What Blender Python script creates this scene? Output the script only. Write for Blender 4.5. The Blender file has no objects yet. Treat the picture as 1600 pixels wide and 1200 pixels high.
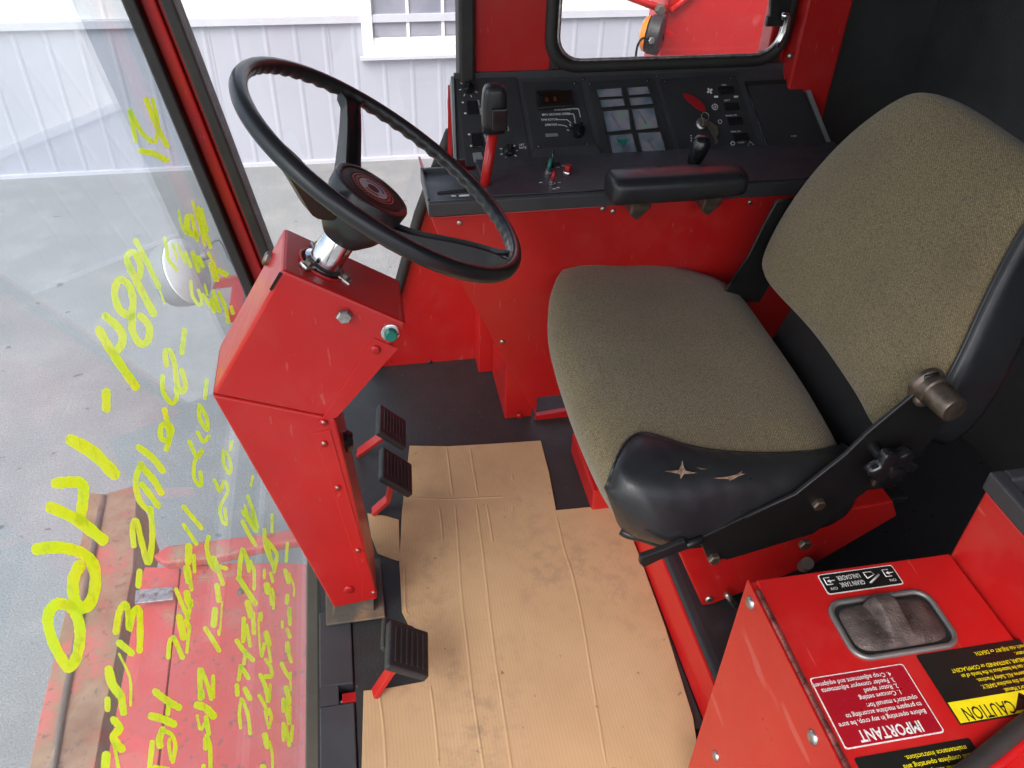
import bpy, bmesh, math, random
from mathutils import Vector, Matrix
random.seed(7)
R = math.radians
scene = bpy.context.scene

# ------------------------------------------------------------------ camera
CAM_H = 1.23                                   # metres above the cab floor
Xc = Vector((0.983, -0.182, 0.027)); Yc = None
ROT = Matrix(((0.98301, 0.09183, -0.15883), (-0.18160, 0.61542, -0.76698), (0.02731, 0.78280, 0.62166)))
def _ortho(m):
    a = Vector(m.col[0]).normalized(); b = Vector(m.col[1]); b = (b - a * a.dot(b)).normalized(); c = a.cross(b)
    return Matrix((a, b, c)).transposed()
ROT = _ortho(ROT)
cam_data = bpy.data.cameras.new('camera'); cam = bpy.data.objects.new('camera', cam_data)
scene.collection.objects.link(cam)
cam_data.sensor_width = 36; cam_data.lens = 1310 / 1600 * 36
cam_data.clip_start = 0.02; cam_data.clip_end = 600
cam.matrix_world = Matrix.Translation((0, 0, CAM_H)) @ ROT.to_4x4()
scene.camera = cam

# ------------------------------------------------------------------ sky, sun, exposure
SUN_EL, SUN_AZ = 50, 222                      # soft high sun from behind the open door
world = bpy.data.worlds.new('World'); scene.world = world; world.use_nodes = True
wn = world.node_tree; bg = wn.nodes['Background']
sky = wn.nodes.new('ShaderNodeTexSky'); sky.sky_type = 'NISHITA'; sky.sun_disc = False
sky.sun_elevation = R(SUN_EL); sky.sun_rotation = R(SUN_AZ)
sky.air_density = 1.0; sky.dust_density = 4.0; sky.ozone_density = 1.0
hsv = wn.nodes.new('ShaderNodeHueSaturation'); hsv.inputs['Saturation'].default_value = 0.62
wn.links.new(sky.outputs[0], hsv.inputs['Color']); wn.links.new(hsv.outputs[0], bg.inputs['Color'])
bg.inputs['Strength'].default_value = 0.15
sun_d = bpy.data.lights.new('sun', 'SUN'); sun_d.energy = 1.2; sun_d.angle = R(40); sun_d.color = (1, .98, .95)
sun = bpy.data.objects.new('sun', sun_d); scene.collection.objects.link(sun)
_d = Vector((math.sin(R(SUN_AZ)) * math.cos(R(SUN_EL)), math.cos(R(SUN_AZ)) * math.cos(R(SUN_EL)), math.sin(R(SUN_EL))))
sun.rotation_euler = (-_d).to_track_quat('-Z', 'Y').to_euler()
vs = scene.view_settings
vs.view_transform = 'Standard'; vs.look = 'None'; vs.exposure = 1.17; vs.gamma = 1; vs.use_curve_mapping = False
scene.cycles.max_bounces = 10; scene.cycles.transparent_max_bounces = 24; scene.cycles.diffuse_bounces = 5
scene.cycles.use_denoising = True; scene.cycles.caustics_reflective = False; scene.cycles.caustics_refractive = False
scene.cycles.sample_clamp_indirect = 6

# ------------------------------------------------------------------ helpers
COL = scene.collection
ORIG = {}
C0 = Vector((0, 0, CAM_H))
class Plane:
    def __init__(s, p, n): s.p = Vector(p); s.n = Vector(n).normalized()
    def up(s, d): return Plane(s.p + s.n * d, s.n)
def PZ(z): return Plane((0, 0, z), (0, 0, 1))
def PY(y): return Plane((0, y, 0), (0, -1, 0))
def PX(x): return Plane((x, 0, 0), (-1, 0, 0))
def at(pl, x, y):
    """where the survey line through photo point (x, y) meets a real surface of the cab"""
    d = ROT @ Vector((x - 800, 600 - y, -1310))
    return C0 + d * (pl.n.dot(pl.p - C0) / pl.n.dot(d))

def thing(name, label, cat, loc=(0, 0, 0), group=None):
    o = bpy.data.objects.new(name, None); COL.objects.link(o); o.location = loc; ORIG[o] = Vector(loc)
    o.empty_display_size = .1
    o['label'] = label; o['category'] = cat
    if group: o['group'] = group
    return o
def tag(o, label, cat, group=None):
    o['label'] = label; o['category'] = cat
    if group: o['group'] = group
    return o
def obj(name, verts, faces, mat, parent=None, smooth=False, bevel=0, seg=2, base=None, label=None):
    org = ORIG[parent] if parent else (Vector(base) if base else Vector((0, 0, 0)))
    me = bpy.data.meshes.new(name)
    me.from_pydata([tuple(Vector(v) - org) for v in verts], [], faces)
    bm = bmesh.new(); bm.from_mesh(me); bmesh.ops.recalc_face_normals(bm, faces=bm.faces); bm.to_mesh(me); bm.free()
    if smooth:
        me.polygons.foreach_set('use_smooth', [True] * len(me.polygons))
    if mat: me.materials.append(mat)
    o = bpy.data.objects.new(name, me); COL.objects.link(o)
    if parent: o.parent = parent
    else: o.location = org
    ORIG[o] = org
    if bevel:
        m = o.modifiers.new('bevel', 'BEVEL'); m.width = bevel; m.segments = seg; m.limit_method = 'ANGLE'; m.angle_limit = R(35)
        m.use_clamp_overlap = True
    if label: o['label'] = label
    return o
def prism(name, pts, vec, mat, parent=None, **k):
    pts = [Vector(p) for p in pts]; vec = Vector(vec); n = len(pts)
    v = pts + [p + vec for p in pts]
    f = [list(range(n)), list(range(2 * n - 1, n - 1, -1))] + [[i, (i + 1) % n, n + (i + 1) % n, n + i] for i in range(n)]
    return obj(name, v, f, mat, parent, **k)
def plate(name, pxs, pl, th, mat, parent=None, off=0, **k):
    top = pl.up(off + th)
    return prism(name, [at(top, *p) for p in pxs], -pl.n * th, mat, parent, **k)
def axes_for(n):
    n = Vector(n).normalized(); a = Vector((0, 0, 1)) if abs(n.z) < .9 else Vector((1, 0, 0))
    u = a.cross(n).normalized(); return u, n.cross(u), n
def box(name, c, s, mat, parent=None, ax=None, **k):
    ax = ax or (Vector((1, 0, 0)), Vector((0, 1, 0)), Vector((0, 0, 1)))
    c = Vector(c); v = []
    for sx in (-1, 1):
        for sy in (-1, 1):
            for sz in (-1, 1): v.append(c + ax[0] * sx * s[0] / 2 + ax[1] * sy * s[1] / 2 + ax[2] * sz * s[2] / 2)
    f = [(0, 1, 3, 2), (4, 6, 7, 5), (0, 4, 5, 1), (2, 3, 7, 6), (0, 2, 6, 4), (1, 5, 7, 3)]
    return obj(name, v, f, mat, parent, **k)
def bounds(name, x0, x1, y0, y1, z0, z1, mat, parent=None, **k):
    return box(name, ((x0 + x1) / 2, (y0 + y1) / 2, (z0 + z1) / 2), (x1 - x0, y1 - y0, z1 - z0), mat, parent, **k)
def lathe(name, prof, o, axis, mat, parent=None, seg=24, **k):
    u, w, n = axes_for(axis); o = Vector(o); v = []; f = []
    for (r, h) in prof:
        for i in range(seg):
            a = 2 * math.pi * i / seg
            v.append(o + n * h + (u * math.cos(a) + w * math.sin(a)) * r)
    for j in range(len(prof) - 1):
        for i in range(seg):
            f.append((j * seg + i, j * seg + (i + 1) % seg, (j + 1) * seg + (i + 1) % seg, (j + 1) * seg + i))
    f.append(list(range(seg))); f.append(list(range((len(prof) - 1) * seg, len(prof) * seg)))
    k.setdefault('smooth', True)
    ob = obj(name, v, f, mat, parent, **k)
    sharp(ob); return ob
def sharp(ob, ang=40):
    bm = bmesh.new(); bm.from_mesh(ob.data)
    for e in bm.edges:
        if len(e.link_faces) == 2 and e.calc_face_angle(0) > R(ang): e.smooth = False
    bm.to_mesh(ob.data); bm.free()
def cyl(name, a, b, r, mat, parent=None, r2=None, seg=20, **k):
    a = Vector(a); b = Vector(b); L = (b - a).length
    return lathe(name, [(r, 0), (r if r2 is None else r2, L)], a, b - a, mat, parent, seg, **k)
def catmull(pts, n=6, closed=False):
    pts = [Vector(p) for p in pts]; out = []; m = len(pts)
    rng = range(m) if closed else range(m - 1)
    for i in rng:
        g = (lambda j: pts[j % m]) if closed else (lambda j: pts[max(0, min(m - 1, j))])
        p0, p1, p2, p3 = g(i - 1), g(i), g(i + 1), g(i + 2)
        for k in range(n):
            t = k / n
            out.append(.5 * ((2 * p1) + (p2 - p0) * t + (2 * p0 - 5 * p1 + 4 * p2 - p3) * t * t + (3 * p1 - p0 - 3 * p2 + p3) * t ** 3))
    if not closed: out.append(pts[-1])
    return out
def tube(name, pts, r, mat, parent=None, closed=False, seg=10, rad=None, **k):
    pts = [Vector(p) for p in pts]; n = len(pts); v = []; f = []; prev = None
    for i in range(n):
        t = (pts[(i + 1) % n] - pts[i - 1]) if closed else (pts[min(n - 1, i + 1)] - pts[max(0, i - 1)])
        t.normalize()
        if prev is None: u = axes_for(t)[0]
        else: u = (prev - t * prev.dot(t)).normalized()
        prev = u; w = t.cross(u); rr = rad[i] if rad else r
        for j in range(seg):
            a = 2 * math.pi * j / seg; v.append(pts[i] + (u * math.cos(a) + w * math.sin(a)) * rr)
    for i in range(n if closed else n - 1):
        for j in range(seg):
            f.append((i * seg + j, i * seg + (j + 1) % seg, ((i + 1) % n) * seg + (j + 1) % seg, ((i + 1) % n) * seg + j))
    if not closed: f.append(list(range(seg))); f.append(list(range((n - 1) * seg, n * seg)))
    return obj(name, v, f, mat, parent, smooth=True, **k)
def ribbon(name, strokes, pl, mat, parent, jitter=True):
    """brush strokes lying on a plane; every stroke = (apparent width, [survey points])"""
    V = []; F = []
    for si, (w, pts) in enumerate(strokes):
        pl2 = pl.up(-si * .00006)
        P = [Vector((p[0], p[1], 0)) for p in pts]
        if len(P) > 2: P = catmull(P, 6)
        elif len(P) == 2: P = [P[0] + (P[1] - P[0]) * k / 6 for k in range(7)]
        n = len(P); b = len(V)
        dirs = [(P[min(n - 1, i + 1)] - P[max(0, i - 1)]).normalized() for i in range(n)]
        caps = [(.50, .22), (.42, .60), (.25, .88)] if jitter else [(.3, .9)]
        P = [P[0] - dirs[0] * w * a for a, _ in caps] + P + [P[-1] + dirs[-1] * w * a for a, _ in caps[::-1]]
        D = [dirs[0]] * len(caps) + dirs + [dirs[-1]] * len(caps)
        W = [k for _, k in caps] + [1] * n + [k for _, k in caps[::-1]]
        m = len(P)
        for i in range(m):
            sd_ = Vector((D[i].y, -D[i].x, 0)) * w / 2 * W[i] * (1 + (random.uniform(-.09, .09) if jitter else 0))
            V += [at(pl2, *(P[i] - sd_).xy), at(pl2, *(P[i] + sd_).xy)]
        for i in range(m - 1): F.append((b + 2 * i, b + 2 * i + 1, b + 2 * i + 3, b + 2 * i + 2))
    return obj(name, V, F, mat, parent)
def text(name, s, o, u, v, size, mat, parent, align='LEFT', sx=1.0, bold=0.0, spacing=1.0, fit=None):
    cu = bpy.data.curves.new('t', 'FONT'); cu.body = s; cu.size = size; cu.align_x = align; cu.offset = bold * size; cu.space_character = spacing
    cu.resolution_u = 2
    tmp = bpy.data.objects.new('t', cu); me = bpy.data.meshes.new_from_object(tmp)
    u = Vector(u).normalized(); v = Vector(v).normalized(); o = Vector(o); org = ORIG[parent]
    if fit:
        xs = [vt.co.x for vt in me.vertices]; sx = fit / (max(xs) - min(xs))
    for vt in me.vertices: vt.co = o + u * vt.co.x * sx + v * vt.co.y - org
    bpy.data.objects.remove(tmp); bpy.data.curves.remove(cu)
    me.materials.clear(); me.materials.append(mat)
    ob = bpy.data.objects.new(name, me); COL.objects.link(ob); ob.parent = parent; ORIG[ob] = org
    return ob
_scr = {}
def screw(name, pos, n, r, mat, parent, h=None, hexhead=False):
    h = h or r * .55; key = (name, round(r, 5), mat.name, hexhead, round(h, 5))
    if key not in _scr:
        seg = 6 if hexhead else 14
        prof = [(r, 0), (r, h * .75), (r * .8, h)] if hexhead else [(r, 0), (r * .95, h * .5), (r * .7, h * .85), (r * .3, h)]
        v = []; f = []
        for (q, z) in prof:
            for i in range(seg): v.append((q * math.cos(6.28318 * i / seg), q * math.sin(6.28318 * i / seg), z))
        for j in range(len(prof) - 1):
            for i in range(seg): f.append((j * seg + i, j * seg + (i + 1) % seg, (j + 1) * seg + (i + 1) % seg, (j + 1) * seg + i))
        f.append(list(range((len(prof) - 1) * seg, len(prof) * seg)))
        me = bpy.data.meshes.new(name); me.from_pydata(v, [], f); me.materials.append(mat)
        me.polygons.foreach_set('use_smooth', [not hexhead] * len(me.polygons)); _scr[key] = me
    o = bpy.data.objects.new(name, _scr[key]); COL.objects.link(o); o.parent = parent
    u, w, m = axes_for(n)
    o.matrix_local = Matrix.Translation(Vector(pos) - ORIG[parent]) @ Matrix((u, w, m)).transposed().to_4x4()
    ORIG[o] = ORIG[parent]; return o

# ------------------------------------------------------------------ materials
def new_mat(name):
    m = bpy.data.materials.new(name); m.use_nodes = True
    nt = m.node_tree; b = nt.nodes['Principled BSDF']; return m, nt, b
def lk(nt, a, b): nt.links.new(a, b)
def tex(nt, kind, scale, detail=4, rough=.55, vec=None, **k):
    n = nt.nodes.new('ShaderNodeTex' + kind)
    if 'Scale' in n.inputs: n.inputs['Scale'].default_value = scale
    if kind == 'Noise': n.inputs['Detail'].default_value = detail; n.inputs['Roughness'].default_value = rough
    if vec is None:
        tc = nt.nodes.new('ShaderNodeTexCoord'); vec = tc.outputs['Object']
    lk(nt, vec, n.inputs['Vector']); return n
def mapping(nt, scale=(1, 1, 1), rot=(0, 0, 0), loc=(0, 0, 0)):
    tc = nt.nodes.new('ShaderNodeTexCoord'); mp = nt.nodes.new('ShaderNodeMapping')
    mp.inputs['Scale'].default_value = scale; mp.inputs['Rotation'].default_value = rot; mp.inputs['Location'].default_value = loc
    lk(nt, tc.outputs['Object'], mp.inputs['Vector']); return mp.outputs[0]
def ramp(nt, src, stops):
    r = nt.nodes.new('ShaderNodeValToRGB'); e = r.color_ramp.elements
    while len(e) < len(stops): e.new(.5)
    for i, (p, c) in enumerate(stops):
        e[i].position = p; e[i].color = (c, c, c, 1) if isinstance(c, (int, float)) else (*c, 1)
    lk(nt, src, r.inputs['Fac']); return r.outputs['Color']
def mixc(nt, fac, a, b):
    m = nt.nodes.new('ShaderNodeMix'); m.data_type = 'RGBA'
    for s, val in ((m.inputs[0], fac), (m.inputs[6], a), (m.inputs[7], b)):
        if hasattr(val, 'links'): lk(nt, val, s)
        elif isinstance(val, tuple): s.default_value = (*val, 1)
        else: s.default_value = val
    return m.outputs[2]
def bump(nt, b, h, strength=.3, dist=.002):
    n = nt.nodes.new('ShaderNodeBump'); n.inputs['Strength'].default_value = strength; n.inputs['Distance'].default_value = dist
    lk(nt, h, n.inputs['Height']); lk(nt, n.outputs[0], b.inputs['Normal']); return n
def simple(name, col, rough=.5, metal=0, bumps=None, var=.15, vscale=12, coat=0, spec=.5, specks=None):
    """plain finish with slight tone variation, uneven gloss and optional fine relief"""
    m, nt, b = new_mat(name)
    nz = tex(nt, 'Noise', vscale, 5)
    c2 = tuple(min(1, c * (1 - var)) for c in col); c1 = tuple(min(1, c * (1 + var * .6)) for c in col)
    c = mixc(nt, ramp(nt, nz.outputs['Fac'], [(.35, 0), (.68, 1)]), c1, c2)
    if specks:
        s = tex(nt, 'Noise', specks[1], 3)
        c = mixc(nt, ramp(nt, s.outputs['Fac'], [(specks[2], 0), (specks[2] + .03, 1)]), c, specks[0])
    lk(nt, c, b.inputs['Base Color'])
    lk(nt, ramp(nt, tex(nt, 'Noise', vscale * 2.7, 6).outputs['Fac'], [(.3, max(0, rough - .09)), (.75, min(1, rough + .12))]), b.inputs['Roughness'])
    b.inputs['Metallic'].default_value = metal; b.inputs['Coat Weight'].default_value = coat; b.inputs['Coat Roughness'].default_value = .12
    b.inputs['Specular IOR Level'].default_value = spec
    if bumps: bump(nt, b, tex(nt, 'Noise', bumps[0], 3).outputs['Fac'], bumps[1], bumps[2])
    return m
M = {}
def mat_red():
    m, nt, b = new_mat('red_paint')
    n1 = tex(nt, 'Noise', 4, 5); n2 = tex(nt, 'Noise', 13, 7, .7); sp = tex(nt, 'Noise', 260, 2); sp2 = tex(nt, 'Noise', 38, 3, .5)
    c = mixc(nt, ramp(nt, n1.outputs['Fac'], [(.3, 0), (.7, 1)]), (.56, .014, .013), (.48, .010, .011))
    c = mixc(nt, ramp(nt, n2.outputs['Fac'], [(.50, 0), (.80, .22)]), c, (.50, .10, .085))          # dust film
    sc = tex(nt, 'Noise', 9, 2, .4, vec=mapping(nt, (14, .7, 3), (.3, .2, .6)))
    c = mixc(nt, ramp(nt, sc.outputs['Fac'], [(.715, 0), (.735, .35)]), c, (.58, .16, .14))          # scuffs
    c = mixc(nt, ramp(nt, sp.outputs['Fac'], [(.76, 0), (.79, .7)]), c, (.30, .12, .10))             # grit
    c = mixc(nt, ramp(nt, sp2.outputs['Fac'], [(.775, 0), (.785, .8)]), c, (.20, .03, .028))         # stone chips
    lk(nt, c, b.inputs['Base Color'])
    lk(nt, ramp(nt, n2.outputs['Fac'], [(.3, .27), (.75, .5)]), b.inputs['Roughness'])
    b.inputs['Coat Weight'].default_value = .25; b.inputs['Coat Roughness'].default_value = .15
    bump(nt, b, tex(nt, 'Noise', 22, 3).outputs['Fac'], .06, .004); return m
M['red'] = mat_red()
M['red_old'] = None
M['black'] = simple('black_plastic', (.050, .051, .058), .40, bumps=(900, .25, .0006), specks=((.08, .08, .08), 240, .74))
M['panel'] = simple('black_panel', (.033, .034, .038), .45, bumps=(1200, .3, .0005), specks=((.1, .1, .095), 300, .75))
M['gloss'] = simple('gloss_black', (.012, .012, .014), .22, coat=.3)
M['wheel'] = simple('wheel_plastic', (.018, .019, .022), .38, coat=.15, vscale=5)
M['vinyl'] = simple('black_vinyl', (.022, .0235, .027), .36, bumps=(420, .25, .001), vscale=18, coat=.12)
M['vinyl_pad'] = simple('padded_vinyl', (.040, .044, .046), .48, bumps=(260, .5, .002), vscale=10)
M['rubber'] = simple('rubber', (.030, .031, .033), .45, bumps=(380, .5, .0015), specks=((.12, .11, .09), 120, .70))
M['seal'] = simple('rubber_seal', (.028, .026, .025), .6, vscale=25)
M['black_steel'] = simple('black_steel', (.014, .014, .015), .4, specks=((.10, .07, .05), 150, .73))
M['chrome'] = simple('chrome', (.72, .73, .75), .16, metal=1, vscale=40, var=.25)
M['steel'] = simple('zinc_steel', (.50, .49, .47), .38, metal=1, vscale=90, var=.4)
M['brown_steel'] = simple('worn_bolt', (.20, .16, .13), .45, metal=.8, vscale=60, var=.4)
M['white'] = simple('white_paint', (.78, .78, .78), .5)
M['print'] = simple('white_print', (.75, .75, .73), .6, var=.25, vscale=400)
M['yellow'] = simple('yellow_print', (.85, .72, .01), .5, var=.1, vscale=60)
M['decal_black'] = simple('decal_black', (.012, .012, .010), .35)
M['decal_red'] = simple('decal_red', (.36, .008, .018), .3, coat=.2)
M['green'] = simple('green_plastic', (.008, .16, .12), .35)
M['red_plastic'] = simple('red_plastic', (.42, .008, .01), .35)
M['blue'] = simple('blue_print', (.06, .16, .55), .4)
M['amber'] = simple('amber_lens', (.80, .22, .02), .2, coat=.4, bumps=(200, .2, .001))
M['screen'] = simple('dark_screen', (.012, .006, .004), .1, coat=.5)
M['key'] = simple('key_metal', (.42, .38, .30), .35, metal=.9)
M['tag'] = simple('tag_plastic', (.30, .01, .015), .4)
M['grey'] = simple('grey_plastic', (.22, .23, .24), .5)
M['liner'] = simple('dark_headliner', (.16, .16, .16), .9)
M['hole'] = simple('dark_hole', (.006, .006, .006), .8)

def mat_gauge():
    m, nt, b = new_mat('gauge_face')
    c = ramp(nt, tex(nt, 'Noise', 26, 2).outputs['Fac'], [(.30, (.12, .12, .17)), (.45, (.17, .23, .27)), (.58, (.30, .26, .32)), (.7, (.24, .32, .28))])
    lk(nt, c, b.inputs['Base Color']); b.inputs['Roughness'].default_value = .35
    b.inputs['Coat Weight'].default_value = 1; b.inputs['Coat Roughness'].default_value = .03
    return m
M['gauge'] = mat_gauge()
def mat_fabric(name='tweed_fabric', k=1.0):
    m, nt, b = new_mat(name)
    v = mapping(nt, (1, 1, 1))
    vor = nt.nodes.new('ShaderNodeTexVoronoi'); vor.inputs['Scale'].default_value = 400; lk(nt, v, vor.inputs['Vector'])
    w1 = tex(nt, 'Wave', 125, vec=mapping(nt, (1, 1, 1), (.5, .4, .8))); w1.inputs['Distortion'].default_value = 1.2; w1.inputs['Detail'].default_value = 2; w1.inputs['Detail Scale'].default_value = 3
    n1 = tex(nt, 'Noise', 800, 2); n2 = tex(nt, 'Noise', 5.5, 4)
    c = ramp(nt, vor.outputs['Distance'], [(.12, (.285 * k, .230 * k, .132 * k)), (.75, (.135 * k, .106 * k, .058 * k))])
    c = mixc(nt, ramp(nt, w1.outputs['Fac'], [(.25, 0), (.85, .65)]), c, (.10 * k, .078 * k, .042 * k))
    c = mixc(nt, ramp(nt, n1.outputs['Fac'], [(.60, 0), (.70, .6)]), c, (.44 * k, .37 * k, .235 * k))
    c = mixc(nt, ramp(nt, n2.outputs['Fac'], [(.47, 0), (.74, .40)]), c, (.105 * k, .080 * k, .055 * k))
    lk(nt, c, b.inputs['Base Color']); b.inputs['Roughness'].default_value = .92; b.inputs['Specular IOR Level'].default_value = .2
    b.inputs['Sheen Weight'].default_value = .25; b.inputs['Sheen Roughness'].default_value = .5
    bump(nt, b, vor.outputs['Distance'], .55, .0012); return m
M['fabric'] = mat_fabric(k=1.22)
def mat_cardboard():
    m, nt, b = new_mat('cardboard')
    n1 = tex(nt, 'Noise', 5, 6, .6); n2 = tex(nt, 'Noise', 38, 8, .75); n3 = tex(nt, 'Noise', 70, 4)
    st = tex(nt, 'Noise', 3.2, 5, .6, vec=mapping(nt, (1.4, .8, 1), loc=(1.9, .35, 0)))
    c = ramp(nt, n1.outputs['Fac'], [(.3, (.58, .375, .21)), (.7, (.51, .32, .172))])
    wv = tex(nt, 'Wave', 55, vec=mapping(nt, (1, .02, 1), (0, 0, .05))); wv.wave_type = 'BANDS'; wv.inputs['Distortion'].default_value = .6
    c = mixc(nt, ramp(nt, wv.outputs['Fac'], [(.45, 0), (1, .13)]), c, (.30, .18, .10))
    dirt = nt.nodes.new('ShaderNodeMath'); dirt.operation = 'MULTIPLY'
    lk(nt, ramp(nt, st.outputs['Fac'], [(.46, 0), (.66, 1)]), dirt.inputs[0]); lk(nt, ramp(nt, n2.outputs['Fac'], [(.46, .05), (.62, .6)]), dirt.inputs[1])
    c = mixc(nt, dirt.outputs[0], c, (.27, .185, .13))
    c = mixc(nt, ramp(nt, n3.outputs['Fac'], [(.70, 0), (.76, .8)]), c, (.10, .065, .045))
    lk(nt, c, b.inputs['Base Color']); b.inputs['Roughness'].default_value = .85; b.inputs['Specular IOR Level'].default_value = .25
    bump(nt, b, wv.outputs['Fac'], .05, .0010); return m
M['card'] = mat_cardboard()
def mat_asphalt():
    m, nt, b = new_mat('asphalt')
    n1 = tex(nt, 'Noise', .8, 6, .6); n2 = tex(nt, 'Noise', 110, 3); n3 = tex(nt, 'Noise', 3.2, 6, .65); n4 = tex(nt, 'Noise', 9, 3, .5, vec=mapping(nt, (1, 1.6, 1), loc=(3, 1, 0)))
    c = ramp(nt, n1.outputs['Fac'], [(.3, (.195, .205, .208)), (.7, (.275, .285, .288))])
    c = mixc(nt, ramp(nt, n3.outputs['Fac'], [(.5, 0), (.75, .45)]), c, (.36, .345, .33))
    c = mixc(nt, ramp(nt, n2.outputs['Fac'], [(.35, .55), (.55, 0)]), c, (.13, .13, .135))
    c = mixc(nt, ramp(nt, n2.outputs['Fac'], [(.66, 0), (.74, .6)]), c, (.5, .49, .48))
    c = mixc(nt, ramp(nt, n4.outputs['Fac'], [(.69, 0), (.72, .75)]), c, (.085, .085, .09))
    lk(nt, c, b.inputs['Base Color']); b.inputs['Roughness'].default_value = .9
    bump(nt, b, n2.outputs['Fac'], .4, .01); return m
M['asphalt'] = mat_asphalt()
def mat_glass(name, dust=.03, tint=(1, 1, 1)):
    m, nt, b = new_mat(name); nt.nodes.remove(b)
    out = nt.nodes['Material Output']
    tr = nt.nodes.new('ShaderNodeBsdfTransparent'); tr.inputs[0].default_value = (*tint, 1)
    gl = nt.nodes.new('ShaderNodeBsdfGlossy'); gl.inputs['Roughness'].default_value = .004
    lw = nt.nodes.new('ShaderNodeLayerWeight'); lw.inputs['Blend'].default_value = .5
    p = nt.nodes.new('ShaderNodeMath'); p.operation = 'POWER'; p.inputs[1].default_value = 5; lk(nt, lw.outputs['Facing'], p.inputs[0])
    q = nt.nodes.new('ShaderNodeMath'); q.operation = 'MULTIPLY_ADD'; q.inputs[1].default_value = .96; q.inputs[2].default_value = .04; lk(nt, p.outputs[0], q.inputs[0])
    mx = nt.nodes.new('ShaderNodeMixShader'); lk(nt, q.outputs[0], mx.inputs[0]); lk(nt, tr.outputs[0], mx.inputs[1]); lk(nt, gl.outputs[0], mx.inputs[2])
    df = nt.nodes.new('ShaderNodeBsdfTranslucent'); df.inputs[0].default_value = (.78, .88, .92, 1)
    d2 = nt.nodes.new('ShaderNodeBsdfDiffuse'); d2.inputs[0].default_value = (.78, .88, .92, 1)
    ad = nt.nodes.new('ShaderNodeMixShader'); lk(nt, df.outputs[0], ad.inputs[1]); lk(nt, d2.outputs[0], ad.inputs[2])
    mx2 = nt.nodes.new('ShaderNodeMixShader'); lk(nt, mx.outputs[0], mx2.inputs[1]); lk(nt, ad.outputs[0], mx2.inputs[2])
    lk(nt, ramp(nt, tex(nt, 'Noise', 2.2, 6, .6).outputs['Fac'], [(.3, dust * .4), (.75, dust * 1.7)]), mx2.inputs[0])
    lk(nt, mx2.outputs[0], out.inputs['Surface']); return m
M['windshield'] = mat_glass('windshield_glass', .055, (.94, .98, 1.0))
M['glass'] = mat_glass('window_glass', .010)
def mat_writing():
    m, nt, b = new_mat('yellow_marker'); nt.nodes.remove(b); out = nt.nodes['Material Output']
    n = tex(nt, 'Noise', 34, 4, vec=mapping(nt, (1, 1, 1)))
    col = ramp(nt, n.outputs['Fac'], [(.35, (.80, 1.0, .0)), (.68, (.95, .96, .0))])
    t = nt.nodes.new('ShaderNodeBsdfTranslucent'); d = nt.nodes.new('ShaderNodeBsdfDiffuse'); lk(nt, col, t.inputs[0]); lk(nt, col, d.inputs[0])
    a = nt.nodes.new('ShaderNodeMixShader'); a.inputs[0].default_value = .35; lk(nt, t.outputs[0], a.inputs[1]); lk(nt, d.outputs[0], a.inputs[2])
    tr = nt.nodes.new('ShaderNodeBsdfTransparent'); tr.inputs[0].default_value = (.85, 1, .12, 1)
    mx = nt.nodes.new('ShaderNodeMixShader'); lk(nt, a.outputs[0], mx.inputs[1]); lk(nt, tr.outputs[0], mx.inputs[2])
    lk(nt, ramp(nt, tex(nt, 'Noise', 120, 4, .6, vec=mapping(nt, (1, .35, .35))).outputs['Fac'], [(.42, .0), (.56, .06), (.72, .42)]), mx.inputs[0])
    lk(nt, mx.outputs[0], out.inputs['Surface']); return m
M['marker'] = mat_writing()
def mat_rusty(name, paint, amount, spots=40):
    m, nt, b = new_mat(name)
    n = tex(nt, 'Noise', 3.5, 9, .68); s = tex(nt, 'Noise', spots, 4, .6); g = tex(nt, 'Noise', 14, 5)
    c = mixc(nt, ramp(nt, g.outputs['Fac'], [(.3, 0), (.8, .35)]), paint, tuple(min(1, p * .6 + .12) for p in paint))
    rust = ramp(nt, g.outputs['Fac'], [(.3, (.20, .10, .055)), (.7, (.30, .19, .12))])
    c = mixc(nt, ramp(nt, n.outputs['Fac'], [(1 - amount - .03, 0), (1 - amount + .05, 1)]), c, rust)
    c = mixc(nt, ramp(nt, s.outputs['Fac'], [(.60, 0), (.66, .75)]), c, (.13, .075, .065))
    lk(nt, c, b.inputs['Base Color']); b.inputs['Roughness'].default_value = .6
    bump(nt, b, n.outputs['Fac'], .15, .002); return m
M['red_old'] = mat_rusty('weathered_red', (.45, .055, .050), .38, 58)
M['rust'] = mat_rusty('rusty_beam', (.46, .11, .09), .56)
M['rust_and_shade'] = mat_rusty('rusty_and_shaded', (.10, .082, .068), .42, 80)  # rust on brackets and bolts; painted shade on the front channel
M['siding_white'] = simple('white_siding', (.80, .80, .80), .45, var=.03, vscale=1)
M['siding_grey'] = simple('grey_siding', (.40, .415, .475), .45, var=.05, vscale=1)
M['trim'] = simple('siding_trim', (.52, .53, .58), .5, var=.04)
M['frame_white'] = simple('white_vinyl', (.80, .80, .80), .4, var=.03)
def mat_pane():
    m, nt, b = new_mat('dark_window'); c = ramp(nt, tex(nt, 'Noise', 2.5, 3).outputs['Fac'], [(.35, (.20, .21, .26)), (.7, (.33, .33, .38))])
    lk(nt, c, b.inputs['Base Color']); b.inputs['Roughness'].default_value = .08; return m
M['pane'] = mat_pane()

# ================================================================== SETTING
GZ = -1.85
g = bmesh.new(); bmesh.ops.create_grid(g, x_segments=2, y_segments=2, size=150)
me = bpy.data.meshes.new('ground'); g.to_mesh(me); g.free(); me.materials.append(M['asphalt'])
ground = bpy.data.objects.new('ground', me); ground.location = (0, 0, GZ); COL.objects.link(ground); ground['kind'] = 'structure'

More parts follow.
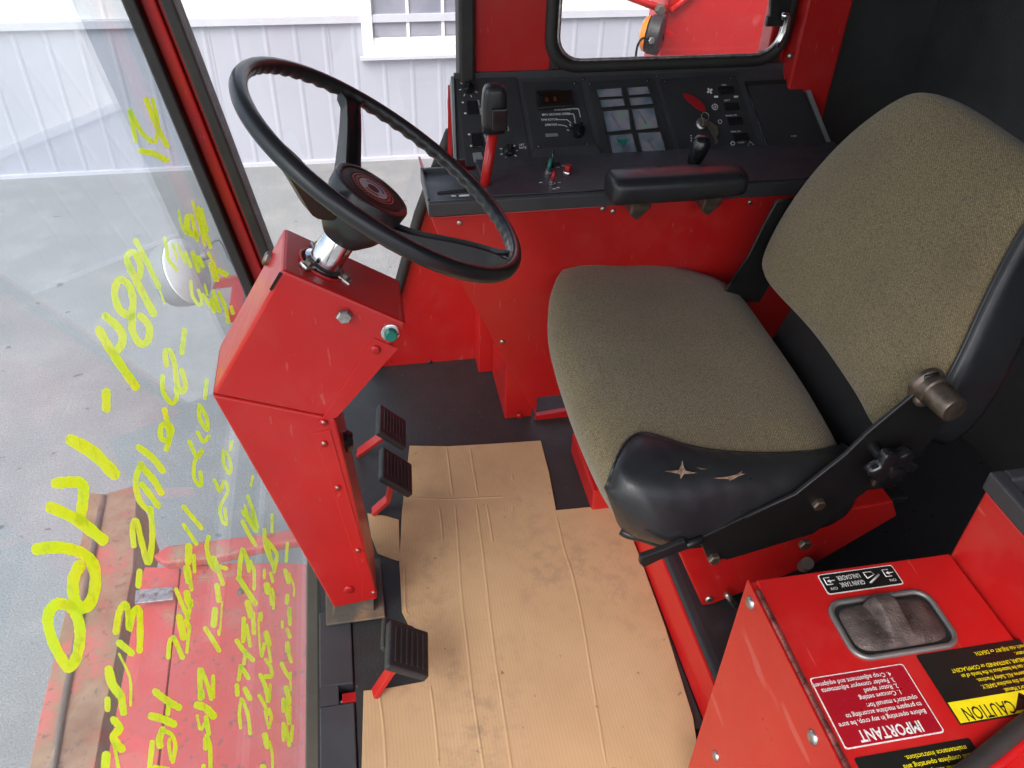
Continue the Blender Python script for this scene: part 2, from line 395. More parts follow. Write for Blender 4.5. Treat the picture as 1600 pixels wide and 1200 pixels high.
# ---- metal building across the yard
BY = 7.10
bld = thing('storage_building', 'white metal building with lavender grey ribbed lower siding beyond the yard', 'building', (0, BY, GZ))
zt = at(PY(BY), 300, 40).z; PW = .915
def siding(name, x0, z0, z1, mat):
    """one ribbed steel sheet, four raised ribs"""
    prof = [];  step = PW / 4
    for i in range(4):
        a = x0 + i * step
        prof += [(a, 0), (a + .165, 0), (a + .182, .0045), (a + .194, .0045), (a + .211, 0)]
    prof.append((x0 + PW - .002, 0))
    V = []; F = []
    for (x, d) in prof: V += [(x, BY - d, z0), (x, BY - d, z1)]
    for i in range(len(prof) - 1): F.append((2 * i, 2 * i + 1, 2 * i + 3, 2 * i + 2))
    return obj(name, V, F, mat, bld)
wx0 = at(PY(BY), 566, 60).x; wx1 = wx0 + 1.02; wz0 = at(PY(BY), 640, 84).z; wz1 = wz0 + 1.35
x = -5.6
while x < 9:
    siding('siding_sheet', x, GZ + .02, zt, M['siding_grey'])
    siding('siding_sheet', x, zt + .06, 1.55, M['siding_white'])
    x += PW
bounds('wall_core', -5.6, 9.0, BY + .03, BY + 6, GZ, 1.53, M['siding_white'], bld)
bounds('belt_trim', -5.6, 9.0, BY - .04, BY + .02, zt + .002, zt + .058, M['trim'], bld)
bounds('base_trim', -5.6, 9.0, BY - .025, BY + .02, GZ, GZ + .03, M['trim'], bld)
prism('roof', [(-5.9, BY - .4, 1.45), (-5.9, BY + 3.2, 2.6), (-5.9, BY + 6.4, 1.45), (-5.9, BY + 6.4, 1.6), (-5.9, BY + 3.2, 2.75), (-5.9, BY - .4, 1.6)], (15.2, 0, 0), M['siding_white'], bld)
win = bounds('window', wx0, wx1, BY - .05, BY + .03, wz0, wz0 + .085, M['frame_white'], bld)
for (a, b_, c_, d_) in ((wx0, wx0 + .085, wz0 + .085, wz1), (wx1 - .085, wx1, wz0 + .085, wz1), (wx0, wx1, wz1, wz1 + .085)):
    bounds('frame', a, b_, BY - .05, BY + .03, c_, d_, M['frame_white'], win)
bounds('sill', wx0 - .03, wx1 + .03, BY - .062, BY - .02, wz0 - .025, wz0 - .002, M['trim'], win)
bounds('sash', wx0 + .085, wx1 - .085, BY - .035, BY + .02, wz0 + .087, wz0 + .135, M['frame_white'], win)
iw0, iw1 = wx0 + .087, wx1 - .087; iz0 = wz0 + .137; cw = (iw1 - iw0) / 3; ch = .335
for i in range(3):
    for j in range(3):
        bounds('pane', iw0 + i * cw + .012, iw0 + (i + 1) * cw - .012, BY - .012, BY - .004, iz0 + j * ch + .012, iz0 + (j + 1) * ch - .012, M['pane'], win)
for i in (1, 2): bounds('muntin', iw0 + i * cw - .0118, iw0 + i * cw + .0118, BY - .028, BY - .004, iz0, wz1, M['frame_white'], win)
for j in (1, 2, 3): bounds('muntin', iw0, iw1, BY - .026, BY - .005, iz0 + j * ch - .0118, iz0 + j * ch + .0118, M['frame_white'], win)

# ================================================================== COMBINE CAB
cab = thing('combine_cab', 'red combine harvester cab seen from its open door, floor and glass', 'cab', (.3, .9, 0))
YW = 1.66                                       # inner face of the far side wall
# floor, front plate, riser, seat deck
bounds('floor', -.080, 1.24, .10, 1.66, -.05, -.001, M['black_steel'], cab)
bounds('floor_mat', -.078, .455, .62, 1.625, 0, .004, M['rubber'], cab)
# front sill plate with its pedal slot, assembled round the opening
sl0 = at(PZ(0), 530, 1105); sl1 = at(PZ(0), 575, 1068)
bounds('front_plate', -.134, -.0805, sl1.y, .930, -.04, .008, M['black'], cab, bevel=.002)
bounds('front_plate', -.134, -.0805, .40, sl0.y, -.04, .008, M['black'], cab, bevel=.002)
bounds('front_plate', -.134, sl0.x, sl0.y + .0005, sl1.y - .0005, -.04, .008, M['black'], cab)
bounds('slot_bottom', -.134, -.0805, sl0.y, sl1.y, -.06, -.045, M['hole'], cab)
bounds('slot_link', -.100, -.070, sl0.y + .004, sl0.y + .022, -.03, .003, M['red_plastic'], cab, bevel=.002)
bounds('front_channel', -.172, -.140, .40, 1.66, -.24, -.12, M['rust_and_shade'], cab, bevel=.003)  # red channel; its shade is painted in with this dark colour
bounds('front_rubber', -.1395, -.1345, .40, 1.66, -.10, -.012, M['seal'], cab)
# riser, seat deck
prism('riser', [(.458, .35, 0), (.458, 1.36, 0), (.470, 1.36, .066), (.470, .35, .066)], (.012, 0, 0), M['red'], cab, bevel=.0015)
prism('seat_deck', [(.4715, .12, .050), (.4715, .12, .062), (.478, .12, .0715), (.49, .12, .074), (1.20, .12, .074), (1.20, .12, .05)], (0, 1.24, 0), M['vinyl'], cab, bevel=.004)
bounds('toe_box', .395, .4575, 1.09, 1.265, .0045, .060, M['red'], cab, bevel=.004)
# rear wall and rear side
prism('rear_wall', [(1.205, .10, 0), (1.205, 1.66, 0), (1.225, 1.66, 1.44), (1.225, .10, 1.44)], (.04, 0, 0), M['vinyl_pad'], cab)
bounds('rear_side_panel', 1.0, 1.27, 1.6605, 1.70, .0, 1.44, M['vinyl_pad'], cab)
rs_ = at(PX(1.205), 1556, 474)
bounds('rear_strip', 1.190, 1.2085, .101, rs_.y, rs_.z - .013, rs_.z + .009, M['red'], cab, bevel=.002)
bounds('roof', -.62, 1.40, -.22, 1.73, 1.442, 1.52, M['liner'], cab)  # out of view; overhang extended and liner kept dark to shade the interior
# near side, out of view and added to darken the interior: rear quarter panel, door header and near front post (the door stands open)
bounds('unseen_quarter_panel', .95, 1.27, .06, .10, .0, 1.44, M['vinyl_pad'], cab)
bounds('unseen_door_header', -.45, .949, .05, .11, 1.36, 1.441, M['red'], cab)
prism('unseen_near_post', [(-.215, .06, -.05), (-.155, .06, -.05), (-.405, .06, 1.44), (-.475, .06, 1.44)], (0, .05, 0), M['red'], cab)
# side wall: pillars, sill, head
wb0 = at(PY(YW), 1000, 99).z
bounds('window_pillar', .247, .4005, YW, YW + .05, .56, 1.44, M['red'], cab, bevel=.004)
bounds('window_pillar', .900, .998, YW - .045, YW + .05, .56, 1.44, M['red'], cab, bevel=.005)
bounds('pillar_flange', .862, .8995, YW + .004, YW + .05, .56, 1.44, M['red'], cab, bevel=.003)
bounds('window_sill', .4015, .8615, YW + .002, YW + .05, .56, wb0 - .004, M['red'], cab, bevel=.003)
bounds('window_head', .4015, .8615, YW + .002, YW + .05, 1.20, 1.44, M['red'], cab)
bounds('door_seal', .215, .2465, YW - .012, YW + .045, .56, 1.44, M['seal'], cab, bevel=.006)
screw('screw', at(PY(YW - .046), 1235, 88), (0, -1, 0), .006, M['steel'], cab)
def arc_rect(x0, x1, z0, z1, r, y, n=6):
    out = []
    for (cx_, cz_, a0) in ((x1 - r, z1 - r, 0), (x0 + r, z1 - r, 90), (x0 + r, z0 + r, 180), (x1 - r, z0 + r, 270)):
        for i in range(n + 1):
            a = R(a0 + 90 * i / n); out.append(Vector((cx_ + r * math.cos(a), y, cz_ + r * math.sin(a))))
    return out
wl = at(PY(YW), 864, 20).x; wr = at(PY(YW), 1228, 20).x; wb = at(PY(YW), 1000, 99).z
gk = arc_rect(wl - .002, wr + .006, wb, 1.20, .055, YW - .004)
gasket = tube('window_gasket', gk, .0125, M['seal'], cab, closed=True, seg=10)
tube('gasket_bead', arc_rect(wl + .011, wr - .007, wb + .013, 1.187, .048, YW - .010), .004, M['steel'], gasket, closed=True, seg=8)
bounds('window_pane', wl - .002, wr + .006, YW + .012, YW + .017, wb, 1.20, M['glass'], cab)
# corner fillers so the sheet metal closes behind the rounded gasket
for (xx, sx) in ((wl - .006, 1), (wr + .010, -1)):
    prism('gasket_corner', [(xx, YW + .001, wb - .006), (xx + sx * .062, YW + .001, wb - .006), (xx + sx * .020, YW + .001, wb + .014), (xx + sx * .004, YW + .001, wb + .060)], (0, .03, 0), M['seal'], cab)
# window latch handle
latch = plate('window_latch', [(1205, -10), (1238, -10), (1233, 42), (1197, 42), (1200, 26), (1204, 26)], PY(YW - .02), .012, M['black_steel'], cab, bevel=.002)
tube('latch_handle', [at(PY(YW - .045), *p) for p in [(1221, 25), (1228, 24), (1230, 32), (1226, 50), (1219, 63), (1213, 72)]], .0075, M['chrome'], latch, seg=10)

# far lower side panel behind the column (with slanted lower window seal)
YS = 1.625
sp = plate('side_panel', [(684, 245), (655, 325), (624, 432), (592, 540), (588, 588), (800, 577), (800, 245)], PY(YS), .02, M['red'], cab, off=-.02, bevel=.002)
tube('slanted_seal', [at(PY(YS - .004), *p) for p in [(705, 205), (684, 258), (655, 335), (628, 430), (600, 530), (575, 590)]], .012, M['seal'], cab, seg=10)
bounds('panel_fold', at(PY(YS), 742, 560).x, at(PY(YS), 778, 560).x, YS - .06, YS - .0005, 0.0045, .30, M['red'], cab, bevel=.003)
plate('panel_lip', [(588, 578), (742, 566), (742, 574), (588, 587)], PY(YS - .001), .006, M['red'], cab)
for p in [(605, 575), (672, 566), (748, 505)]: screw('screw', at(PY(YS - .002), *p), (0, -1, 0), .0055, M['black_steel'], cab)
# windshield corner post: rubber / red / rubber, leaning forward
WN = Vector((1, 0, .175)).normalized(); WP = Plane((-.2268, 0, 0), WN)
def post_pt(dx, z): return Vector((-.2268 - .175 * z + dx, 0, z))
def post_part(name, d0, d1, y0, y1, mat, bevel=.004):
    a = []
    for z in (-.30, 1.45):
        for (d, y) in ((d0, y0), (d1, y0), (d1, y1), (d0, y1)):
            q = post_pt(d, z); q.y = y; a.append(q)
    f = [(0, 1, 2, 3), (4, 5, 6, 7)] + [(i, (i + 1) % 4, 4 + (i + 1) % 4, 4 + i) for i in range(4)]
    return obj(name, a, f, mat, cab, bevel=bevel)
post = post_part('corner_post', .020, .047, 1.674, 1.72, M['red'])
post_part('corner_post', .0475, .060, 1.684, 1.72, M['red'], .002)
post_part('post_seal', -.004, .0195, 1.650, 1.71, M['seal'])
post_part('post_seal', .0605, .083, 1.648, 1.715, M['seal'])
# side glass between post and pillar
prism('side_glass', [(-.42, YW + .03, 1.44), (-.175, YW + .03, -.02), (.06, YW + .03, .12), (.22, YW + .03, .60), (.22, YW + .03, 1.44)], (0, .005, 0), M['glass'], cab)
# windshield: a flat pane leaning forward, reaching below the floor
ws = prism('windshield', [post_pt(0, -.30) + Vector((0, .12, 0)), post_pt(0, 1.44) + Vector((0, .12, 0)), post_pt(0, 1.44) + Vector((0, 1.66, 0)), post_pt(0, -.30) + Vector((0, 1.66, 0))], -WN * .005, M['windshield'], cab)

# ---- marker writing on the outside of the windshield
GP = Plane(WP.p - WN * .0062, WN)
def wr_(label, *strokes): return ribbon('marker_writing', [(w_ * 1.04, p_) for w_, p_ in strokes], GP, M['marker'], ws)
wr_('', (7, [(203, 175), (212, 220)]), (7, [(203, 173), (220, 205), (236, 221)]), (8, [(228, 155), (243, 193), (261, 228)]), (6, [(238, 155), (247, 195), (243, 222)]))
wr_('', (9, [(220, 236), (240, 240), (260, 250)]))
wr_('', (8, [(212, 376), (231, 412), (248, 448)]), (3, [(248, 448), (257, 474)]))
wr_('', (10, [(205, 423), (198, 404), (205, 394), (213, 399), (220, 418), (217, 433)]), (11, [(204, 421), (222, 456), (240, 490)]))
wr_('', (11, [(204, 495), (187, 484), (179, 460), (183, 441), (192, 438), (203, 449), (208, 473), (204, 495)]), (11, [(207, 494), (207, 517), (219, 537), (231, 532), (233, 510), (220, 494)]))
wr_('', (12, [(165, 494), (181, 508), (191, 522), (190, 538), (181, 549)]), (13, [(155, 516), (176, 552), (212, 604)]))
wr_('', (8, [(288, 516), (286, 535), (284, 551)]))
wr_('', (8, [(260, 570), (258, 550), (266, 549), (273, 570), (276, 596), (284, 613), (290, 602), (284, 579)]), (7, [(254, 588), (255, 612), (268, 630), (276, 622), (275, 606)]))
wr_('', (8, [(257, 640), (262, 660), (269, 672), (262, 688), (252, 684), (251, 668), (259, 662), (265, 682), (260, 702)]))
wr_('', (6, [(311, 633), (312, 654), (324, 672), (323, 654), (314, 636)]), (6, [(309, 676), (318, 690), (326, 682)]), (6, [(296, 690), (308, 714), (317, 702), (304, 722), (304, 748), (314, 759), (313, 738)]))
wr_('', (5, [(348, 705), (350, 726), (359, 740), (360, 722), (353, 706)]), (5, [(335, 750), (344, 768), (350, 752), (356, 768), (344, 792), (347, 813), (354, 819), (351, 795)]))
wr_('', (5, [(387, 775), (395, 798), (396, 818)]), (4, [(382, 790), (388, 806)]))
wr_('', (5, [(362, 690), (360, 703)]), (4, [(395, 744), (392, 759)]))
wr_('', (6, [(323, 594), (320, 622)]))
wr_('', (13, [(166, 613), (166, 638)]))
wr_('', (19, [(112, 688), (145, 707), (178, 740)]))
wr_('', (17, [(88, 755), (118, 753), (130, 760), (129, 785), (126, 812)]), (18, [(80, 793), (120, 812), (160, 843)]))
wr_('', (18, [(58, 858), (88, 855), (120, 861), (142, 876), (149, 905), (143, 938), (129, 950), (117, 938), (114, 908), (124, 884)]))
wr_('', (17, [(108, 946), (88, 944), (75, 962), (79, 992), (93, 1024), (108, 1043), (121, 1022), (125, 985), (118, 958), (106, 946)]))
wr_('', (10, [(217, 699), (238, 715), (254, 735)]), (10, [(220, 727), (240, 750), (252, 770)]), (9, [(222, 757), (247, 790)]), (9, [(220, 725), (212, 750), (217, 780), (230, 796)]), (9, [(235, 795), (238, 837), (232, 880), (222, 850), (213, 814), (207, 825), (209, 852)]))
wr_('', (9, [(218, 893), (216, 915)]))
wr_('', (10, [(181, 987), (186, 957), (196, 944), (201, 962), (202, 984), (208, 958), (217, 952), (219, 985), (218, 1016)]))
wr_('', (11, [(187, 1005), (205, 1020)]), (4, [(186, 1022), (203, 1060), (204, 1102)]), (14, [(170, 1047), (175, 1068), (186, 1084)]), (11, [(189, 1085), (193, 1113)]), (9, [(168, 1093), (168, 1108)]))
wr_('', (12, [(178, 1125), (187, 1138), (177, 1152), (190, 1170)]), (13, [(166, 1180), (163, 1215)]), (5, [(178, 1162), (187, 1210)]))
wr_('', (7, [(287, 792), (315, 825)]), (6, [(287, 820), (307, 850)]))
wr_('', (7.6, [(380, 800), (389, 812), (400, 829)]), (7.6, [(395, 800), (401, 824)]), (6.3, [(379, 815), (389, 835), (399, 851)]))
wr_('', (4.4, [(425, 804), (425, 831)]))
wr_('', (6.3, [(413, 828), (415, 853), (423, 875)]), (5.7, [(417, 844), (431, 863), (432, 875), (428, 893)]), (5.1, [(419, 853), (424, 875), (429, 892)]))
wr_('', (4.8, [(449, 849), (447, 877)]))
wr_('', (7.0, [(379, 859), (375, 880), (374, 904)]), (6.3, [(380, 859), (387, 877), (389, 892)]), (5.1, [(391, 877), (397, 893), (397, 920)]), (8.2, [(373, 903), (384, 920), (399, 943)]))
wr_('', (4.4, [(413, 891), (413, 903)]), (4.4, [(423, 896), (426, 909)]), (10.1, [(417, 915), (419, 924)]), (3.8, [(425, 920), (428, 933), (427, 951)]), (4.4, [(423, 928), (424, 944)]))
wr_('', (7.0, [(446, 892), (451, 909)]), (3.0, [(452, 896), (459, 916), (459, 931)]), (6.3, [(449, 931), (448, 942)]), (5.7, [(452, 951), (451, 960)]))
wr_('', (9.5, [(387, 942), (392, 962)]), (6.3, [(395, 958), (397, 989)]), (7.0, [(381, 967), (380, 1001)]), (5.7, [(385, 977), (391, 1009)]))
wr_('', (7.0, [(370, 1001), (381, 1017), (395, 1031)]), (5.1, [(384, 1017), (381, 1037)]), (5.7, [(376, 1041), (373, 1062)]), (7.0, [(377, 1043), (383, 1051), (388, 1059)]))
wr_('', (7.0, [(370, 1071), (371, 1085)]), (8.2, [(383, 1077), (390, 1091)]))
wr_('', (5.0, [(377, 1092), (374, 1113), (376, 1137)]), (5.5, [(379, 1094), (387, 1116), (391, 1146)]))
wr_('', (6.3, [(407, 959), (407, 968)]), (3.2, [(404, 966), (405, 997), (408, 1025)]), (8.9, [(416, 990), (420, 1006)]), (5.1, [(413, 1006), (409, 1025)]), (4.4, [(419, 1007), (423, 1034)]))
wr_('', (5.3, [(415, 1031), (423, 1042), (425, 1055)]), (7.3, [(423, 1057), (415, 1057)]), (6.6, [(407, 1055), (415, 1074), (419, 1095)]), (4.4, [(422, 1070), (421, 1093)]))
wr_('', (5.5, [(405, 1087), (413, 1101), (419, 1116)]), (4.4, [(421, 1108), (424, 1121), (420, 1137)]), (3.9, [(414, 1111), (418, 1130), (421, 1137)]))
wr_('', (8.9, [(414, 1149), (418, 1166)]), (3.9, [(421, 1159), (425, 1177), (426, 1207)]), (10.0, [(411, 1199), (412, 1205)]))
wr_('', (6.1, [(452, 953), (453, 975)]), (4.2, [(441, 971), (441, 980)]), (5.8, [(449, 984), (453, 995)]))
wr_('', (7.6, [(449, 1006), (450, 1017)]), (5.1, [(450, 1017), (455, 1034)]), (6.3, [(440, 1037), (447, 1051), (453, 1059)]), (3.3, [(454, 1051), (454, 1078)]), (7.6, [(447, 1075), (451, 1090), (451, 1098)]), (6.6, [(443, 1093), (443, 1110)]))
wr_('', (6.4, [(446, 1099), (452, 1130)]), (3.9, [(453, 1104), (453, 1128)]))
wr_('', (5.8, [(443, 1131), (443, 1156)]), (5.8, [(447, 1135), (452, 1164)]), (4.7, [(457, 1135), (455, 1158)]))
wr_('', (10.8, [(295, 854), (294, 877)]), (5.4, [(303, 868), (304, 893)]), (11.3, [(292, 888), (295, 907)]), (6.2, [(297, 907), (299, 921)]))
wr_('', (6.7, [(275, 921), (285, 945), (294, 965)]), (10.2, [(292, 927), (294, 939), (297, 945)]), (5.4, [(299, 939), (294, 963)]))
wr_('', (11.0, [(280, 965), (287, 995)]), (7.4, [(291, 970), (295, 980)]), (5.1, [(296, 980), (292, 1019)]), (6.7, [(263, 1027), (265, 1003), (271, 996)]), (7.5, [(271, 996), (278, 1010), (285, 1027)]))
wr_('', (6.7, [(326, 839), (323, 854), (329, 881), (338, 891)]), (10.8, [(333, 874), (339, 888)]), (6.7, [(342, 885), (353, 888)]), (7.0, [(342, 893), (348, 912)]))
wr_('', (8.3, [(339, 915), (342, 938)]), (2.7, [(347, 941), (344, 987)]), (9.7, [(336, 953), (334, 976)]), (5.1, [(342, 986), (342, 991)]), (7.4, [(321, 982), (332, 999), (342, 1016)]))
wr_('', (7.8, [(312, 1047), (313, 1091)]), (6.1, [(315, 1046), (325, 1072), (330, 1092)]), (6.1, [(333, 1057), (333, 1089)]), (8.1, [(315, 1080), (316, 1089)]))
wr_('', (10.8, [(243, 1081), (260, 1094), (279, 1105)]), (7.4, [(264, 1098), (262, 1115)]), (11.8, [(237, 1119), (253, 1123), (271, 1131)]))
wr_('', (12.1, [(309, 1102), (321, 1106), (333, 1118)]), (4.3, [(308, 1118), (312, 1139)]), (7.0, [(322, 1121), (326, 1146)]), (5.4, [(321, 1129), (315, 1139)]))
wr_('', (10.1, [(254, 1140), (249, 1155), (250, 1165)]), (6.5, [(257, 1142), (268, 1148), (274, 1165), (270, 1190)]), (5.1, [(265, 1155), (264, 1166), (267, 1186)]))
wr_('', (8.1, [(238, 1160), (233, 1206)]), (7.4, [(241, 1199), (262, 1202)]))
wr_('', (6.5, [(323, 1150), (328, 1167), (329, 1206)]), (7.4, [(321, 1155), (321, 1169)]), (6.7, [(318, 1197), (317, 1206)]))
wr_('', (4.7, [(301, 316), (310, 344), (317, 370), (320, 382)]), (5.7, [(310, 325), (317, 353), (329, 386)]), (4.0, [(315, 326), (324, 360)]), (5.7, [(300, 337), (308, 375)]))
wr_('', (9.3, [(293, 339), (293, 360), (307, 368)]), (4.0, [(279, 330), (284, 353), (291, 365)]))
wr_('', (5.7, [(257, 372), (261, 391), (263, 405), (276, 421)]), (4.0, [(270, 381), (277, 405)]), (4.0, [(277, 381), (289, 410)]), (6.3, [(289, 395), (298, 416)]), (7.0, [(301, 395), (310, 423)]), (6.3, [(310, 402), (317, 416)]))
wr_('', (5.3, [(326, 395), (335, 416), (340, 438)]), (5.3, [(328, 412), (336, 438)]), (8.3, [(343, 423), (353, 429)]))
wr_('', (5.3, [(298, 440), (301, 463), (312, 477), (315, 468), (310, 454)]), (3.7, [(320, 445), (324, 461)]), (6.3, [(317, 461), (329, 479)]), (6.0, [(333, 456), (343, 486)]), (6.0, [(342, 458), (352, 480), (357, 503)]), (6.0, [(361, 480), (364, 489)]), (6.3, [(331, 468), (335, 487)]))

# ================================================================== STEERING COLUMN
CY0, CY1 = .91, 1.02; CP = PY(CY0)
col = thing('steering_column', 'red sheet metal steering column cover standing on the floor at the windshield', 'steering column', (-.07, .96, 0))
pBL, pBR, pML, pMR, pTL, pTR = [at(CP, *p) for p in ((522, 950), (590, 936), (331, 617), (524, 655), (441, 422), (636, 506))]
D = Vector((0, CY1 - CY0, 0))
prism('upper_cover', [pML + Vector((.0012, 0, .0012)), pTL, pTR, pMR + Vector((0, 0, .0012))], D, M['red'], col, bevel=.0045)
prism('lower_cover', [pBL, pML, pMR, pBR], D, M['red'], col, bevel=.003)
plate('upper_flange', [(585, 529), (622, 545), (527, 652), (499, 660)], CP, .0016, M['red'], col, bevel=.0005)
plate('lower_flange', [(490, 678), (516, 672), (588, 930), (566, 934), (566, 905)], CP, .0016, M['red'], col, bevel=.0005)
plate('corner_slot', [(421, 452), (424, 455), (441, 428), (437, 425)], CP, .0012, M['hole'], col)
prism('foot_bracket', [pBL + Vector((.001, .004, 0)), pBR + Vector((-.006, .004, 0)), Vector((-.040, CY0 + .004, .008)), Vector((-.112, CY0 + .004, .008))], (0, .10, 0), M['rust_and_shade'], col, bevel=.002)
bounds('foot_plate', -.122, -.022, .90, 1.03, .0085, .014, M['rust_and_shade'], col, bevel=.002)
for p in [(505, 660), (506, 693), (527, 762), (559, 860), (584, 926)]:
    screw('screw', at(CP.up(.0016), *p), (0, -1, 0), .0062, M['red_plastic'], col); screw('screw_recess', at(CP.up(.0045), *p), (0, -1, 0), .0026, M['steel'], col, h=.0012)
screw('screw', at(CP.up(.0016), 587, 546), (0, -1, 0), .007, M['red_plastic'], col)
screw('screw', at(CP.up(.0004), 545, 921), (0, -1, 0), .009, M['red_plastic'], col, h=.004)
screw('base_bolt', at(PY(CY0), 567, 967), (0, -1, 0), .0065, M['steel'], col)
screw('hex_bolt', at(CP, 538, 492), (0, -1, 0), .0105, M['steel'], col, h=.008, hexhead=True)
bt = lathe('push_button', [(.0125, 0), (.0125, .003), (.0105, .004)], at(CP, 610, 518), (0, -1, 0), M['chrome'], col)
lathe('button_cap', [(.0085, .004), (.0085, .011), (.007, .0125)], at(CP, 610, 518), (0, -1, 0), M['green'], bt)
tn = (pTR - pTL).cross(Vector((0, 1, 0))).normalized(); tn = tn if tn.z > 0 else -tn
fn = (pTL - pML).cross(Vector((0, 1, 0))).normalized(); fn = fn if fn.x < 0 else -fn
screw('hex_bolt', at(Plane(pTL, fn), 421, 405), fn, .010, M['brown_steel'], col, h=.007, hexhead=True)
AX = Vector((.58, 0, .815)).normalized(); WC = Vector((.037, .965, .801))
TP = Plane(pTL, tn)
dd = TP.n.dot(TP.p - WC) / TP.n.dot(-AX); SB = WC - AX * dd
cyl('shaft_hole', SB + tn * .0004, SB + tn * .0012, .031, M['hole'], col)
tube('hole_rim', [SB + tn * .001 + (axes_for(tn)[0] * math.cos(a) + axes_for(tn)[1] * math.sin(a)) * .031 for a in [i * math.pi / 14 for i in range(28)]], .0016, M['red'], col, closed=True, seg=6)
lathe('shaft_collar', [(.027, 0), (.027, .009), (.0215, .012), (.0215, .075), (.019, .078), (.019, .12)], SB - AX * .004, AX, M['chrome'], col)
for a in (0.3, 2.4, 4.3):
    u, w, n_ = axes_for(AX); c = SB + (u * math.cos(a) + w * math.sin(a)) * .033 + AX * .002
    lug = box('collar_lug', c, (.020, .014, .006), M['steel'], col, ax=(u * math.cos(a) + w * math.sin(a), -u * math.sin(a) + w * math.cos(a), AX), bevel=.002)
    screw('lug_bolt', c + AX * .003, AX, .006, M['brown_steel'], lug, h=.006, hexhead=True)
lathe('side_knob', [(.006, 0), (.006, .012), (.016, .014), (.018, .022), (.012, .03)], at(PY(CY0 + .05), 533, 690) + Vector((-.012, 0, 0)), (1, 0, 0), M['gloss'], col, seg=16)

# ================================================================== STEERING WHEEL
sw = thing('steering_wheel', 'black three spoke steering wheel with scalloped rim and round hub badge', 'steering wheel', tuple(WC))
u = Vector((0, 1, 0)); w = AX.cross(u).normalized()
RM, rm = .1898, .0102
V = []; F = []; NS, NT = 216, 14
for i in range(NS):
    a = 2 * math.pi * i / NS; e = u * math.cos(a) + w * math.sin(a)
    sc = .0022 * (0.5 + .5 * math.cos(a * 58))
    for j in range(NT):
        b = 2 * math.pi * j / NT; cr, cz = math.cos(b), math.sin(b)
        r_ = rm * (1.0 if cz > -.2 else 1.06)
        # finger scallops run round the inner and lower side of the rim
        k = max(0, min(1, (-.25 - cr * .8 - cz * .75)))
        r_ = r_ - sc * k * 1.6
        V.append(WC + e * (RM + cr * r_ * .95) + AX * cz * r_)
for i in range(NS):
    for j in range(NT): F.append((i * NT + j, i * NT + (j + 1) % NT, ((i + 1) % NS) * NT + (j + 1) % NT, ((i + 1) % NS) * NT + j))
obj('rim', V, F, M['wheel'], sw, smooth=True)
HUB = WC - AX * .100
lathe('hub', [(.012, -.012), (.026, -.01), (.040, .008), (.048, .024), (.0485, .044), (.0475, .046), (.050, .047), (.051, .064), (.0495, .0665), (.045, .068), (.043, .0675), (.0425, .066)], HUB, AX, M['wheel'], sw, seg=40)
cap = lathe('hub_cap', [(.042, .0655), (.040, .067), (.0310, .0672), (.0305, .0655)], HUB, AX, simple('cap_plastic', (.040, .036, .036), .55), sw, seg=40)
def disc(name, r0, r1, h, mat, parent, a0=0, a1=360, th=.0004):
    n = max(6, int((a1 - a0) / 9)); V = []; F = []
    for i in range(n + 1):
        a = R(a0 + (a1 - a0) * i / n); e = u * math.cos(a) + w * math.sin(a)
        V += [HUB + AX * h + e * r0, HUB + AX * h + e * r1]
    for i in range(n): F.append((2 * i, 2 * i + 1, 2 * i + 3, 2 * i + 2))
    return obj(name, V, F, mat, parent)
disc('badge_ring', .0275, .0292, .0678, M['steel'], cap)
disc('badge_field', 0, .0275, .0676, M['decal_black'], cap)
for k in range(34): disc('badge_letter', .0215, .0252, .0679, M['steel'], cap, k * 10.6, k * 10.6 + 6)
disc('badge_white', .0080, .0198, .0680, M['white'], cap)
disc('badge_blue', .0125, .0160, .0683, M['blue'], cap, 270, 400)
disc('badge_red', .0120, .0160, .0683, M['red_plastic'], cap, 130, 205)
disc('badge_centre', 0, .0080, .0682, M['decal_black'], cap)
def wheel_angle(x, y):
    p = at(Plane(WC, AX), x, y) - WC; return math.atan2(p.dot(w), p.dot(u))
A1 = wheel_angle(549, 150); A2 = wheel_angle(790, 400)
A3 = wheel_angle(432, 225)
for a in (A1, A2, A3):
    e = u * math.cos(a) + w * math.sin(a); s = AX.cross(e)
    P = [HUB + AX * .034 + e * .038, HUB + AX * .046 + e * .075, HUB + AX * .076 + e * .135, WC - AX * .004 + e * (RM - .004)]
    P = catmull(P, 5); V = []; F = []
    for i, p in enumerate(P):
        t = i / (len(P) - 1); wd = .0140 - .003 * math.sin(t * math.pi * .75) + (.007 if t > .9 else 0); h = .0085
        tt = (P[min(len(P) - 1, i + 1)] - P[max(0, i - 1)]).normalized(); nn = tt.cross(s).normalized(); nn = nn if nn.dot(AX) > 0 else -nn
        # shallow channel section with raised side lips
        dp = .010 + .014 * min(1, t / .3) - .019 * max(0, t - .3) / .7
        sec = [(-wd * .86, -dp), (-wd, h), (-wd + .003, h + .001), (-wd + .005, h - .004), (wd - .005, h - .004), (wd - .003, h + .001), (wd, h), (wd * .86, -dp)]
        V += [p + s * x_ + nn * z_ for x_, z_ in sec]
    m_ = 8
    for i in range(len(P) - 1):
        for j in range(m_): F.append((i * m_ + j, i * m_ + (j + 1) % m_, (i + 1) * m_ + (j + 1) % m_, (i + 1) * m_ + j))
    F.append(list(range(m_))); F.append(list(range((len(P) - 1) * m_, len(P) * m_)))
    sharp(obj('spoke', V, F, M['wheel'], sw, smooth=True), 50)

